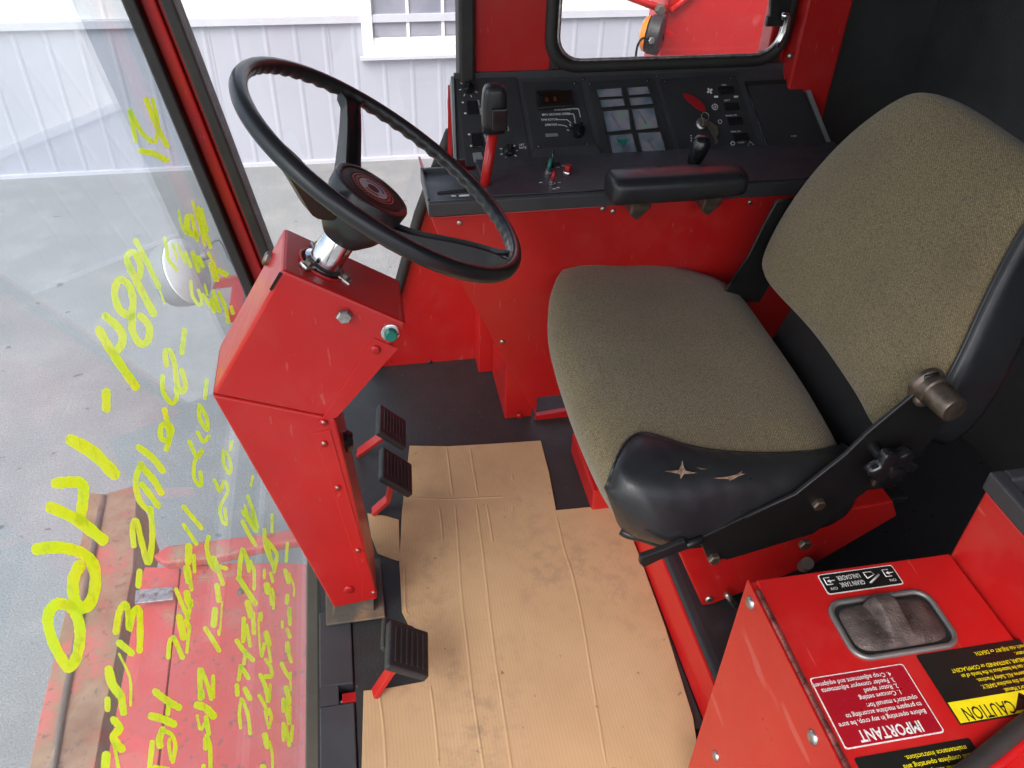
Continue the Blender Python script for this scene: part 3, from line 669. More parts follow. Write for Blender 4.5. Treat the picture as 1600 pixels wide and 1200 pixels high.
# ================================================================== RIGHT HAND CONSOLE
con = thing('control_console', 'red side console with black top, gauges and switches along the far wall', 'console', (.55, 1.5, 0))
YF = 1.37; FP = PY(YF)
prism('front_panel', [at(FP, 673, 340), at(FP, 716, 437), at(FP, 838, 648), Vector((at(FP, 838, 648).x, YF, .075)), Vector((.98, YF, .075)), Vector((.98, YF, .528))], (0, .012, 0), M['red'], con, bevel=.0015)
prism('kick_panel', [at(PY(YF + .006), 838, 650), Vector((at(FP, 838, 648).x, YF + .006, .005)), Vector((.98, YF + .006, .005)), Vector((.98, YF + .006, .074))], (0, .012, 0), M['red'], con)
prism('left_cheek', [(at(FP, 673, 340).x + .002, YF + .0125, .528), (at(FP, 716, 437).x + .002, YF + .0125, at(FP, 716, 437).z), (at(FP, 716, 437).x + .002, YS - .001, at(FP, 716, 437).z), (at(FP, 673, 340).x + .002, YS - .001, .528)], (.004, 0, 0), M['red'], con)
lx = at(PZ(0), 800, 668)
bounds('support_leg', lx.x - .012, lx.x + .05, YF + .020, YS - .065, .0045, .30, M['red'], con, bevel=.003)
for p in [(718, 348), (785, 534), (858, 665), (942, 326), (958, 330), (1172, 316)]:
    screw('rivet', at(FP, *p), (0, -1, 0), .0052, M['steel'], con)
for p in [(812, 650), (868, 680)]: screw('painted_bolt', at(FP.up(-.004), *p), (0, -1, 0), .007, M['red_plastic'], con)
LZ = .557; xl = at(PZ(LZ), 663, 290).x
prism('front_trim', [(xl, 1.357, .529), (xl, 1.357, LZ - .002), (xl, 1.361, LZ + .001), (xl, 1.372, LZ - .004), (xl, 1.372, .529)], (.985 - xl, 0, 0), M['black'], con, bevel=.002)
ledge = bounds('ledge', xl + .110, .985, 1.3725, 1.535, .53, LZ - .0005, M['black'], con, bevel=.0015)
LP = PZ(LZ)
# quadrant tray at the left end: floor with two lever slots, raised lip
tray = bounds('lever_tray', xl + .004, xl + .1095, 1.3725, 1.50, .535, LZ - .008, M['black'], con)
bounds('tray_lip', xl, xl + .0042, 1.372, 1.502, .53, LZ + .001, M['black'], tray, bevel=.001)
bounds('tray_lip', xl, .195, 1.4965, 1.504, .53, LZ + .001, M['black'], tray, bevel=.001)
TPz = PZ(LZ - .0078)
for (a, b_) in (((688, 302), (742, 296)), ((768, 292), (822, 288))):
    p, q = at(TPz, *a), at(TPz, *b_); pts = []
    for i in range(9): an = R(90 + 180 * i / 8); pts.append(p + Vector((math.cos(an) * .006, math.sin(an) * .006, 0)))
    for i in range(9): an = R(-90 + 180 * i / 8); pts.append(q + Vector((math.cos(an) * .006, math.sin(an) * .006, 0)))
    prism('lever_slot', pts, (0, 0, .0008), M['hole'], tray)
def mark(pts, pl, w, parent, mat=None): return ribbon('print_mark', [(w, pts)], pl, mat or M['print'], parent, jitter=False)
mark([(782, 295), (793, 294)], TPz.up(.001), 3, tray); mark([(800, 294), (808, 293)], TPz.up(.001), 2, tray)
mark([(706, 306), (712, 306)], TPz.up(.001), 2, tray); mark([(718, 306), (732, 305)], TPz.up(.001), 3, tray)
# sloped instrument fascia
A_ = Vector((0, 1.535, LZ - .002)); B_ = Vector((0, YW - .001, .673)); sd = (B_ - A_).normalized(); SN = Vector((1, 0, 0)).cross(sd).normalized()
SP = Plane(A_, SN); ex = Vector((1, 0, 0))
fas = prism('fascia', [Vector((.190, *A_.yz)), Vector((.205, *B_.yz)), Vector((.935, *B_.yz)), Vector((.985, *A_.yz))], -SN * .05, M['black'], con, bevel=.003)
prism('fascia_end', [Vector((.187, *A_.yz)) + SN * .006, Vector((.199, *B_.yz)) + SN * .006, Vector((.199, *B_.yz)) - SN * .10, Vector((.187, *A_.yz)) - SN * .06], (.006, 0, 0), M['grey'], con, bevel=.001)
prism('console_side', [Vector((.176, A_.y, A_.z - .004)), Vector((.196, *B_.yz)) - SN * .03, Vector((.19, YW - .003, .53)), Vector((.178, A_.y, .53))], (.008, 0, 0), M['red'], con)
bounds('back_rail', .205, .94, YW - .006, YW + .001, .667, .682, M['black'], con, bevel=.001)
bounds('rail_clip', .905, .915, YW - .03, YW - .006, .664, .690, M['grey'], con, bevel=.001)
def panel(name, pxs, th=.0025, mat='panel', **k): return plate(name, pxs, SP, th, M[mat], con, bevel=.0006, **k)
def scr_(pl, pts, par, r=.0032):
    for p in pts: screw('screw', at(pl, *p), SN, r, M['black_steel'], par); screw('screw_slot', at(pl.up(.0016), *p), SN, r * .45, M['steel'], par, h=.0004)
S1 = SP.up(.0025)
lp = panel('lever_side_panel', [(712, 122), (806, 117), (830, 253), (728, 260)])
rp = panel('speed_panel', [(815, 128), (905, 127), (930, 228), (834, 234)])
# deep box lip of the speed panel above the toggles
prism('panel_lip', [at(SP, 836, 234), at(SP, 930, 228), at(SP, 946, 252), at(SP, 828, 258)], SN * .0065, M['black'], con, bevel=.001)
gp = panel('gauge_panel', [(918, 128), (1020, 121), (1056, 244), (944, 250)], .003)
kp = panel('switch_panel', [(1030, 124), (1148, 114), (1190, 238), (1064, 245)])
lid = panel('cover_lid', [(1164, 129), (1248, 126), (1298, 238), (1204, 246)], .006, 'panel')
tube('lid_edge', [at(SP.up(.0065), *p) for p in [(1165, 131), (1204, 245), (1297, 238)]], .0016, M['gloss'], lid, seg=6)
plate('lid_shadow_gap', [(1163, 127), (1248, 123), (1250, 129), (1166, 134)], SP, .0005, M['hole'], lid, off=.0062)
plate('side_strip', [(1252, 121), (1258, 119), (1302, 232), (1296, 236)], SP, .004, M['grey'], con)
scr_(S1, [(898, 130), (842, 229), (918, 225)], rp); scr_(S1, [(922, 131), (1012, 126), (952, 250), (1048, 243)], gp); scr_(S1, [(1039, 127), (1142, 122), (1071, 242), (1182, 236)], kp)
scr_(SP, [(911, 124), (1026, 119), (1150, 116)], fas)
def knob(p, pl, r, h, par, ang=.4, mat='gloss'):
    o_ = at(pl, *p)
    kb = lathe('rotary_knob', [(r * 1.15, 0), (r * 1.1, .002), (r, .004), (r * .92, h * .62), (r * .8, h * .66)], o_, SN, M[mat], par, seg=18)
    a = (ex * math.cos(ang) + sd * math.sin(ang)); b_ = SN.cross(a)
    box('knob_grip', o_ + SN * h * .75, (r * 1.9, r * .55, h * .55), M[mat], kb, ax=(a, b_, SN), bevel=.0015)
    ribbon_pt = o_ + SN * (h * 1.03)
    return kb
def dots(p, pl, r, par, a0, a1, n):
    o_ = at(pl, *p)
    for i in range(n):
        a = R(a0 + (a1 - a0) * i / (n - 1)); e = ex * math.cos(a) + sd * math.sin(a)
        box('print_mark', o_ + e * r, (.0045, .0015, .0004), M['print'], par, ax=(e, SN.cross(e), SN))
knob((732, 138), S1, .0105, .016, lp, 1.2); dots((732, 138), S1, .017, lp, 140, 330, 5)
knob((795, 236), S1, .0105, .016, lp, .9); dots((795, 236), S1, .016, lp, -200, 40, 7)
knob((902, 205), S1, .0135, .020, rp, 1.1); dots((902, 205), S1, .019, rp, 60, 170, 4)
for (p0, p1, q1, q0) in (((729, 158), (746, 157), (748, 177), (731, 178)), ((736, 208), (752, 207), (755, 229), (738, 230))):
    pl_ = plate('rocker_switch', [p0, p1, q1, q0], S1, .0035, M['gloss'], lp, bevel=.001)
plate('switch_plate', [(738, 239), (752, 237), (756, 252), (741, 254)], S1, .0012, M['grey'], lp, bevel=.0006)
for p in [(723, 160), (727, 177), (733, 210), (736, 228)]: box('print_mark', at(S1.up(.0002), *p), (.004, .003, .0003), M['print'], lp, ax=(ex, sd, SN))
def ptext(s, p, size, par, pl=None, rot=0, name='print_lettering', mat='print', sx=1, bold=.01):
    a = R(rot); u_ = ex * math.cos(a) + sd * math.sin(a); v_ = -ex * math.sin(a) + sd * math.cos(a)
    return text(name, s, at(pl or S1.up(.0003), *p), u_, v_, size, M[mat], par, sx=sx, bold=bold)
ptext('REEL SPEED', (745, 157), .0062, lp, rot=-82); ptext('HEADER', (755, 207), .006, lp, rot=-82); ptext('UNLOAD', (788, 186), .006, lp, rot=-82)
ptext('LIFT\nRATE', (811, 228), .006, lp); ptext('FLOAT', (790, 252), .0055, lp)
# speed panel: recessed readout in a hooded bezel
bz = plate('display_bezel', [(838, 141), (893, 138), (897, 166), (841, 170)], S1, .010, M['gloss'], rp, bevel=.003)
plate('display_screen', [(845, 144), (889, 141), (891, 161), (847, 164)], S1.up(.010), .0006, M['screen'], bz)
for k, p in enumerate([(853, 150), (866, 149)]): text('display_digit', '8', at(S1.up(.0110), p[0] - 1, p[1] + 9), ex, sd, .014, simple('amber_digit_%d' % k, (.16, .035, .008), .4), bz)
for (s, p) in (('RPM ENGINE', (866, 173)), ('MPH GROUND SPEED', (847, 181)), ('RPM ROTOR', (846, 189)), ('RPM FAN', (852, 197))):
    ptext(s, p, .0066, rp, sx=.9)
for pts in ([(890, 170), (904, 170), (907, 183)], [(886, 178), (896, 178), (899, 190)], [(871, 187), (886, 187), (892, 192)], [(872, 195), (882, 196), (886, 198)]): mark(pts[:2], S1.up(.0004), 1, rp); mark(pts[1:], S1.up(.0004), 1, rp)
plate('slot_label', [(852, 209), (871, 208), (872, 213), (853, 214)], S1, .0004, M['grey'], rp)
# gauge panel: a raised bezel of bars over eight lit faces
G1 = SP.up(.003); gl, gm, gr = (932, 958), (974, 980), (1012, 1042)
rows = [((932, 139), (971, 136), (973, 150), (935, 152)), ((980, 136), (1012, 134), (1016, 146), (983, 149)),
        ((937, 155), (974, 153), (977, 165), (940, 168)), ((983, 152), (1017, 150), (1021, 162), (986, 165)),
        ((942, 173), (982, 170), (986, 202), (949, 206)), ((987, 170), (1022, 167), (1029, 199), (994, 203)),
        ((951, 211), (988, 208), (996, 239), (958, 243)), ((996, 207), (1032, 205), (1041, 235), (1004, 239))]
for i, q in enumerate(rows):
    gf = plate('gauge_face', q, G1, .0008, M['gauge'], gp)
    n_ = len(q)
    # recessed look: a raised dark rim round each face
    rim = [at(G1.up(.004), *p) for p in q]; c = sum(rim, Vector()) / 4
    V = []; F = []
    for p in rim: V += [p + (p - c).normalized() * .0030, p - SN * .0, p - SN * .0038, p + (p - c).normalized() * .0030 - SN * .0038]
    for j in range(4):
        a, b_ = j * 4, ((j + 1) % 4) * 4
        F += [(a, a + 1, b_ + 1, b_), (a + 1, a + 2, b_ + 2, b_ + 1), (a, b_, b_ + 3, a + 3)]
    obj('gauge_rim', V, F, M['panel'], gp)
    if i >= 4:
        cx_ = sum(p[0] for p in q) / 4; cy_ = sum(p[1] for p in q) / 4
        if i == 6: plate('gauge_band', [(cx_ - 10, cy_ - 7), (cx_ + 11, cy_ - 8), (cx_ + 3, cy_ + 2), (cx_ - 4, cy_ + 2)], G1.up(.0008), .0004, M['green'], gf)
        mark([(cx_ - 8, cy_ - 6), (cx_ + 2, cy_ + 8)], G1.up(.0016), 1.0, gf, M['steel']); mark([(cx_ + 8, cy_ - 7), (cx_ + 6, cy_ + 2)], G1.up(.0016), 1.0, gf, M['grey'])
# switch panel
for (px_, py_) in ((1135, 140), (1143, 165), (1149, 188), (1158, 213)):
    rk = plate('rocker_switch', [(px_ - 12, py_ - 5), (px_ + 10, py_ - 6), (px_ + 13, py_ + 5), (px_ - 9, py_ + 7)], S1, .004, M['gloss'], kp, bevel=.001)
    plate('rocker_tip', [(px_ - 11, py_ + 1), (px_ + 12, py_ - 0), (px_ + 13, py_ + 5), (px_ - 9, py_ + 7)], S1, .003, M['gloss'], rk, off=.004, bevel=.0008)
for (s, p) in (('FAN', (1128, 134)), ('HEAT', (1132, 158)), ('WORK LTS', (1134, 182)), ('PARK ON', (1142, 207)), ('FLASH', (1153, 224))): ptext(s, p, .005, kp)
def ring(p, r, par):
    o_ = at(S1.up(.0003), *p); tube('print_symbol', [o_ + (ex * math.cos(i * .5236) + sd * math.sin(i * .5236)) * r for i in range(12)], .0007, M['print'], par, closed=True, seg=5)
for a in range(4):
    e = ex * math.cos(a * 1.571 + .5) + sd * math.sin(a * 1.571 + .5); box('print_symbol', at(S1.up(.0003), 1109, 142) + e * .004, (.0055, .004, .0004), M['print'], kp, ax=(e, SN.cross(e), SN), bevel=.0015)
ring((1117, 167), .0062, kp); ring((1117, 167), .0025, kp); ring((1125, 190), .0040, kp); ring((1145, 224), .0040, kp)
for tri in ([(1168, 228), (1179, 228), (1172, 221)],):
    P = [at(S1.up(.0003), *p) for p in tri]; tube('print_symbol', P, .0007, M['print'], kp, closed=True, seg=5)
for p in [(1119, 151), (1150, 151)]: box('print_symbol', at(S1.up(.0003), *p), (.009, .004, .0003), M['print'], kp, ax=(ex, sd, SN))
ptext('4 RPM', (1236, 214), .0048, lid, SP.up(.0064)); box('lid_catch', at(SP.up(.0062), 1245, 232), (.004, .004, .001), M['steel'], lid, ax=(ex, sd, SN))
ign = lathe('ignition_lock', [(.012, 0), (.012, .003), (.009, .005), (.009, .009)], at(S1, 1096, 194), SN, M['steel'], kp)
for k in range(3): box('print_mark', at(S1.up(.0003), 1080, 212 + k * 4), (.003, .002, .0003), M['print'], kp, ax=(ex, sd, SN))
# ledge toggles and button
def toggle(p, mat, lean):
    o_ = at(LP, *p); b_ = lathe('toggle_switch', [(.0075, 0), (.0075, .002), (.0045, .003), (.0045, .008)], o_, (0, 0, 1), M['steel'], ledge, seg=14)
    tube('toggle_tip', [o_ + Vector((0, 0, .006)), o_ + Vector(lean) * .35 + Vector((0, 0, .003)), o_ + Vector(lean)], .004, mat, b_, rad=[.002, .0042, .0036], seg=10)
toggle((856, 271), M['green'], (.006, .004, .028)); toggle((862, 287), M['red_plastic'], (.005, .0, .024))
rb = lathe('push_button', [(.0095, 0), (.0095, .003), (.0088, .004)], at(LP, 887, 270), (0, 0, 1), M['chrome'], ledge)
lathe('button_cap', [(.0075, .004), (.0075, .014), (.0065, .0155)], at(LP, 887, 270), (0, 0, 1), M['red_plastic'], rb)
for p in [(845, 285), (872, 293), (874, 285), (866, 295), (880, 259), (872, 261)]: box('print_mark', at(LP.up(.0002), *p), (.006, .003, .0003), M['print'], ledge)
plate('ledge_slot', [(853, 255), (874, 253), (876, 260), (855, 262)], LP, .0006, M['hole'], ledge)
tube('antenna_switch', [at(LP, 863, 262), at(LP, 863, 262) + Vector((0, .002, .035))], .0022, M['gloss'], ledge, seg=8)
prism('tray_step', [Vector((xl + .108, 1.3725, LZ)), Vector((xl + .111, 1.3725, LZ)), Vector((xl + .098, 1.45, LZ)), Vector((xl + .095, 1.45, LZ))], (0, 0, .001), M['hole'], tray)

# ---- levers (their own things)
lv = at(TPz, 753, 294)
lev = thing('hydrostatic_lever', 'red shafted lever with glossy black grip rising from the console tray', 'lever', tuple(lv))
tp = at(PY(lv.y + .008), 771, 205); ttop = at(PY(lv.y + .006), 773, 131)
tube('shaft', [lv - Vector((0, 0, .03)), tp], .0095, M['red'], lev, seg=14)
ga = (ttop - tp).normalized(); s1 = Vector((0, 1, 0)); s1 = (s1 - ga * s1.dot(ga)).normalized(); s2 = ga.cross(s1)
gL = (ttop - tp).length
V = []; F = []; NG = 20; prof = [(-.012, .72), (0, .92), (.25, 1), (.6, 1.02), (.85, .95), (.96, .78), (1.0, .45)]
for (t, k) in prof:
    for j in range(NG):
        a = 2 * math.pi * j / NG; ca, sa = math.cos(a), math.sin(a); q = 4
        rr = 1 / (abs(ca) ** q + abs(sa) ** q) ** (1 / q)
        V.append(tp + ga * gL * t + s1 * ca * rr * .017 * k + s2 * sa * rr * .0215 * k)
for i in range(len(prof) - 1):
    for j in range(NG): F.append((i * NG + j, i * NG + (j + 1) % NG, (i + 1) * NG + (j + 1) % NG, (i + 1) * NG + j))
F.append(list(range(NG))); F.append(list(range((len(prof) - 1) * NG, len(prof) * NG)))
gr_ = obj('grip', V, F, M['wheel'], lev, smooth=True)
pc = at(PY(lv.y - .014), 781, 187)
box('grip_switch', pc, (.028, .010, .040), M['gloss'], gr_, ax=(Vector((1, 0, 0)), Vector((0, 1, 0)), Vector((0, 0, 1))), bevel=.003)
lv2 = at(LP, 1077, 283)
lev2 = thing('throttle_lever', 'short black knobbed lever leaning behind the armrest on the console', 'lever', tuple(lv2))
k0 = at(PY(lv2.y + .005), 1083, 258); k1 = at(PY(lv2.y + .005), 1100, 212)
tube('shaft', [lv2 - Vector((0, 0, .01)), k0], .007, M['red'], lev2, seg=10)
kd = k1 - k0; kn = [k0 + kd * t for t in (0, .06, .25, .55, .82, .95, 1)]
tube('knob', kn, .02, M['gloss'], lev2, seg=16, rad=[.010, .0125, .0145, .0175, .0175, .013, .006])
# ---- keys in the ignition
ik = at(S1.up(.010), 1096, 194)
keys = thing('ignition_keys', 'small metal keys with a dark red tag hanging from the ignition lock', 'keys', tuple(ik))
box('key', ik + SN * .006, (.003, .014, .012), M['key'], keys, ax=(ex, sd, SN), bevel=.001)
rg = at(S1.up(.016), 1102, 182)
tube('key_ring', [rg + (ex * math.cos(i * .5236) * .008 + sd * math.sin(i * .5236) * .009) for i in range(12)], .0009, M['key'], keys, closed=True, seg=6)
TGP = S1.up(.014)
P2 = catmull([at(TGP, *p) for p in [(1099, 175), (1088, 170), (1073, 158), (1067, 148), (1074, 147), (1090, 155), (1101, 167)]], 4, True)
prism('tag', P2, SN * .0025, M['tag'], keys, bevel=.0006)
for q in ([(1104, 187), (1112, 192), (1120, 198), (1122, 208), (1119, 215), (1122, 222), (1118, 226), (1115, 216), (1108, 204), (1104, 197)],):
    prism('key', [at(S1.up(.008), *p) for p in q], SN * .002, M['key'], keys)

# ================================================================== ARMREST
AZ = .600
arm = thing('armrest', 'black padded vinyl armrest in front of the console top', 'armrest', (.58, 1.32, .55))
c0 = at(PY(1.325), 948, 290); c1 = at(PY(1.325), 1156, 285)
def rounded_pad(name, x0, x1, y0, y1, z0, z1, mat, parent, nx=24):
    V = []; F = []; NP = 24; yc, zc = (y0 + y1) / 2, (z0 + z1) / 2
    ts = [0, .012, .035, .07] + [.07 + .86 * i / 12 for i in range(1, 12)] + [.93, .965, .988, 1]
    for i, t in enumerate(ts):
        x_ = x0 + (x1 - x0) * t
        e_ = min(t, 1 - t); k = .70 if e_ == 0 else (.88 if e_ < .02 else (.97 if e_ < .05 else 1))
        for j in range(NP):
            a = 2 * math.pi * j / NP; ca, sa = math.cos(a), math.sin(a); q = 3.2
            rr = 1 / (abs(ca) ** q + abs(sa) ** q) ** (1 / q)
            wob = 1 + .012 * math.sin(t * 46 + a * 3) + .02 * math.sin(t * 19 + 1.3) * (sa < .2)
            k = k * (1 - .16 * max(0, t - .6) / .4) if j == 0 else k
            V.append(Vector((x_, yc + ca * rr * (y1 - y0) / 2 * k * wob, zc + sa * rr * (z1 - z0) / 2 * k)))
    for i in range(len(ts) - 1):
        for j in range(NP): F.append((i * NP + j, i * NP + (j + 1) % NP, (i + 1) * NP + (j + 1) % NP, (i + 1) * NP + j))
    F.append(list(range(NP))); F.append(list(range((len(ts) - 1) * NP, len(ts) * NP)))
    return obj(name, V, F, mat, parent, smooth=True)
pad = rounded_pad('pad', c0.x, c1.x, 1.278, 1.352, .562, .614, M['vinyl'], arm)
tube('welt', [Vector((c0.x + .01 + (c1.x - c0.x - .02) * i / 14, 1.2845 + .0008 * math.sin(i * 2), .577)) for i in range(15)], .0022, M['vinyl'], pad, seg=6)
for xx in (at(PY(1.33), 990, 330).x, at(PY(1.33), 1100, 325).x):
    prism('bracket', [(xx - .012, 1.305, .568), (xx + .018, 1.305, .568), (xx + .026, 1.31, .546), (xx + .004, 1.315, .518), (xx - .012, 1.31, .532)], (0, .045, 0), M['brown_steel'], arm, bevel=.003)

# ================================================================== SEAT
seat = thing('driver_seat', 'driver seat with brown tweed cushions, torn black vinyl side and red base', 'seat', (.66, 1.0, .074))
def loft(name, outline, rings, fr, mat, parent, idx=None, close_top=True, dome=None, thick=0):
    """outline: closed list of (a, b); rings: (inset, height); fr(a, b, h) -> point"""
    n = len(outline); cen = Vector((sum(p[0] for p in outline) / n, sum(p[1] for p in outline) / n))
    pts = [Vector(p[:2]) for p in outline]; nor = []
    for i in range(n):
        t = pts[(i + 1) % n] - pts[i - 1]; m_ = Vector((t.y, -t.x)).normalized()
        if m_.dot(pts[i] - cen) < 0: m_ = -m_
        nor.append(m_)
    ids = idx if idx is not None else list(range(n)); V = []; F = []; L = len(ids)
    for (ins, h) in rings:
        for i in ids:
            if ins < 1: q = pts[i] - nor[i] * ins
            else: q = cen + (pts[i] - nor[i] * .03 - cen) * (ins - 10)
            hh = h(i) if callable(h) else h
            V.append(fr(q.x, q.y, hh))
    for r_ in range(len(rings) - 1):
        for k in range(L if idx is None else L - 1):
            a, b_ = r_ * L + k, r_ * L + (k + 1) % L
            F.append((a, b_, b_ + L, a + L))
    if idx is None:
        F.append(list(range(L)))
        F.append(list(range((len(rings) - 1) * L, len(rings) * L)))
    o = obj(name, V, F, mat, parent, smooth=True)
    if idx is not None:
        s = o.modifiers.new('solid', 'SOLIDIFY'); s.thickness = thick or .006; s.offset = 0
    return o
# cushion outline (x forward-back, y across) at pad height
so = [at(PZ(.385), *p).xy for p in [(897, 385), (852, 442), (843, 520), (866, 610), (901, 700), (936, 762)]]
so += [Vector((.325, .770)), Vector((.375, .752)), Vector((.50, .752)), Vector((.62, .757)), Vector((.690, .790))]
so += [at(PZ(.385), *p).xy for p in [(1290, 615), (1225, 520), (1160, 440), (1090, 410), (1000, 390)]]
SO = [tuple(p) for p in catmull([Vector((p[0], p[1], 0)) for p in so], 6, True)]
SO = [(p[0], p[1]) for p in SO]
n_so = len(SO)
def frs(a, b, h):
    fw = max(0, min(1, (.46 - a) / .12)); lo_ = max(0, .375 - h)
    a = a + fw * .42 * lo_
    return Vector((a, b, h + .030 * max(0, min(1, (.50 - a) / .25)) * (1 if h > .3 else .5)))
CUSH = loft('seat_cushion', SO, [(.030, .284), (.006, .290), (-.002, .312), (.002, .340), (.010, .360), (.024, .378), (10.90, .3885), (10.75, .394), (10.5, .398), (10.2, .399), (10.05, .399)], frs, M['fabric'], seat)
# seat pan: thin dark lip round the foot of the cushion
tube('seat_pan_lip', [frs(p[0], p[1], .286) for p in SO[31:66]], .007, M['black_steel'], seat, seg=8)
# black vinyl bolster wrapping the near side and rolling over the top of the cushion
def resample(P, n):
    L = [0]
    for a, b in zip(P, P[1:]): L.append(L[-1] + (b - a).length)
    out = []; k = 0
    for i in range(n):
        d = L[-1] * i / (n - 1)
        while k < len(P) - 2 and L[k + 1] < d: k += 1
        t = (d - L[k]) / max(1e-9, L[k + 1] - L[k]); out.append(P[k].lerp(P[k + 1], min(1, t)))
    return out
from mathutils.bvhtree import BVHTree
def surface_of(o):
    m_ = o.data; org = ORIG[o]
    return BVHTree.FromPolygons([v.co + org for v in m_.vertices], [tuple(p.vertices) for p in m_.polygons])
def hit(bvh, x, y, lift=0.0, fall=None):
    d = (ROT @ Vector((x - 800, 600 - y, -1310))).normalized(); h = bvh.ray_cast(C0, d)
    return (h[0] - d * lift) if h[0] else fall
bv = surface_of(CUSH)
topc = [hit(bv, x, y, .0, at(PZ(.385), x, y)) for x, y in [(946, 768), (957, 736), (970, 706), (986, 686), (1004, 680), (1030, 686), (1070, 699), (1120, 708), (1190, 712), (1250, 710), (1310, 706)]]
NB = 44; topc = resample(catmull(topc, 5), NB)
botc = resample([Vector((*SO[i], 0)) for i in range(30, 64)], NB); cen_ = Vector((.5, 1.03, 0)); V = []; F = []
for i in range(NB):
    q = botc[i]; t = botc[min(NB - 1, i + 1)] - botc[max(0, i - 1)]; nn = Vector((t.y, -t.x, 0)).normalized()
    if nn.dot(q - cen_) < 0: nn = -nn
    e_ = min(1, i / 3) * min(1, (NB - 1 - i) / 3); b_ = .010 * e_ + .002
    tp0 = topc[i]; lo = frs(q.x - nn.x * .012, q.y - nn.y * .012, .282); up0 = Vector((tp0.x, tp0.y, tp0.z + .004 * e_ + .001))
    side = [frs(q.x + nn.x * b_, q.y + nn.y * b_, .289), frs(q.x + nn.x * (b_ + .006 * e_), q.y + nn.y * (b_ + .006 * e_), .310), frs(q.x + nn.x * (b_ + .004 * e_), q.y + nn.y * (b_ + .004 * e_), .338)]
    e1 = frs(q.x + nn.x * (b_ - .004), q.y + nn.y * (b_ - .004), .366)
    hi = max(up0.z + .006 * e_, e1.z)
    m1 = e1.lerp(up0, .30); m1.z = max(m1.z, hi - .004); m2 = e1.lerp(up0, .65); m2.z = max(m2.z, hi + .001); m3 = e1.lerp(up0, .9); m3.z = max(m3.z, up0.z + .006 * e_)
    if e_ < 1: m1.z, m2.z, m3.z = [m.z * e_ + (e1.lerp(up0, k).z) * (1 - e_) for m, k in ((m1, .3), (m2, .65), (m3, .9))]
    rowv = [lo] + side + [e1, m1, m2, m3, up0]
    wr_k = .0007 * math.sin(i * 1.9) + .0007 * math.sin(i * .8 + 1)
    for k, p in enumerate(rowv): V.append(p + Vector((0, wr_k * (k in (4, 5, 6)), wr_k * .6 * (k in (5, 6, 7)))))
NR = 9
for i in range(NB - 1):
    for k in range(NR - 1): F.append((i * NR + k, i * NR + k + 1, (i + 1) * NR + k + 1, (i + 1) * NR + k))
gus = obj('side_bolster', V, F, M['vinyl'], seat, smooth=True)
bv = surface_of(gus)
gm_ = gus.modifiers.new('solid', 'SOLIDIFY'); gm_.thickness = .005; gm_.offset = -1
gm2 = gus.modifiers.new('sub', 'SUBSURF'); gm2.levels = 1; gm2.render_levels = 1
tube('piping', [p + Vector((0, 0, .004)) for p in topc], .0026, M['vinyl'], gus, seg=6)
foam = simple('torn_foam', (.33, .215, .15), .95, var=.5, vscale=160, bumps=(300, .8, .002))
for star in ([(1066, 712), (1069, 728), (1073, 735), (1083, 738), (1094, 740), (1080, 742), (1070, 742), (1067, 747), (1063, 753), (1062, 743), (1052, 740), (1034, 736), (1052, 735), (1060, 733), (1063, 725)],
             [(1110, 748), (1124, 747), (1136, 745), (1146, 742), (1156, 738), (1163, 732), (1160, 739), (1169, 738), (1157, 744), (1148, 749), (1140, 754), (1136, 750), (1124, 750)],
             [(1086, 729), (1096, 732), (1108, 733), (1096, 734)]):
    mx_, my_ = sum(p[0] for p in star) / len(star), sum(p[1] for p in star) / len(star)
    star = [(mx_ + (x - mx_) * .86, my_ + (y - my_) * .72) for x, y in star]
    P = [hit(bv, x, y, .0022, at(PY(.74), x, y)) for x, y in star]; c = sum(P, Vector()) / len(P)
    obj('vinyl_tear', P + [c], [(i, (i + 1) % len(P), len(P)) for i in range(len(P))], foam, gus)
# backrest: plane leaning back
BP = Vector((.695, 0, .45)); bt_ = Vector((.385, 0, .923)).normalized(); bn = Vector((-bt_.z, 0, bt_.x))
BPL = Plane(BP, bn)
def bk(x, y):
    p = at(BPL, x, y) - BP; return Vector((p.y, p.dot(bt_), 0))
bo = [bk(*p) for p in [(1185, 432), (1192, 385), (1245, 300), (1318, 215), (1385, 158), (1428, 136), (1480, 152), (1560, 205), (1625, 250), (1648, 275), (1640, 300)]]
bo += [bk(*p) for p in [(1604, 340), (1545, 455), (1488, 575), (1432, 650), (1362, 676)]] + [bk(*p) for p in [(1330, 620), (1262, 520)]]
BO = resample(catmull(bo, 6, True) + [bo[0]], 121)[:-1]
for _ in range(4): BO = [(BO[i - 1] + BO[i] * 2 + BO[(i + 1) % len(BO)]) / 4 for i in range(len(BO))]
def near_idx(x, y): q = bk(x, y); return min(range(len(BO)), key=lambda i: (BO[i] - q).length)
s0, s1_ = near_idx(1640, 300), near_idx(1400, 668)
BO = [(p.x, p.y) for p in BO]
def frb(a, b, h):
    k = 0.02 * math.sin(max(0, min(1, b / .42)) * math.pi)
    return BP + Vector((0, a, 0)) + bt_ * b + bn * (h + k * .5)
loft('backrest_cushion', BO, [(.004, -.062), (-.002, -.040), (.000, -.024), (.003, -.012), (.010, -.004), (10.96, .001), (10.85, .004), (10.6, .007), (10.3, .008), (10.05, .008)], frb, mat_fabric('tweed_fabric_back', 1.28), seat)
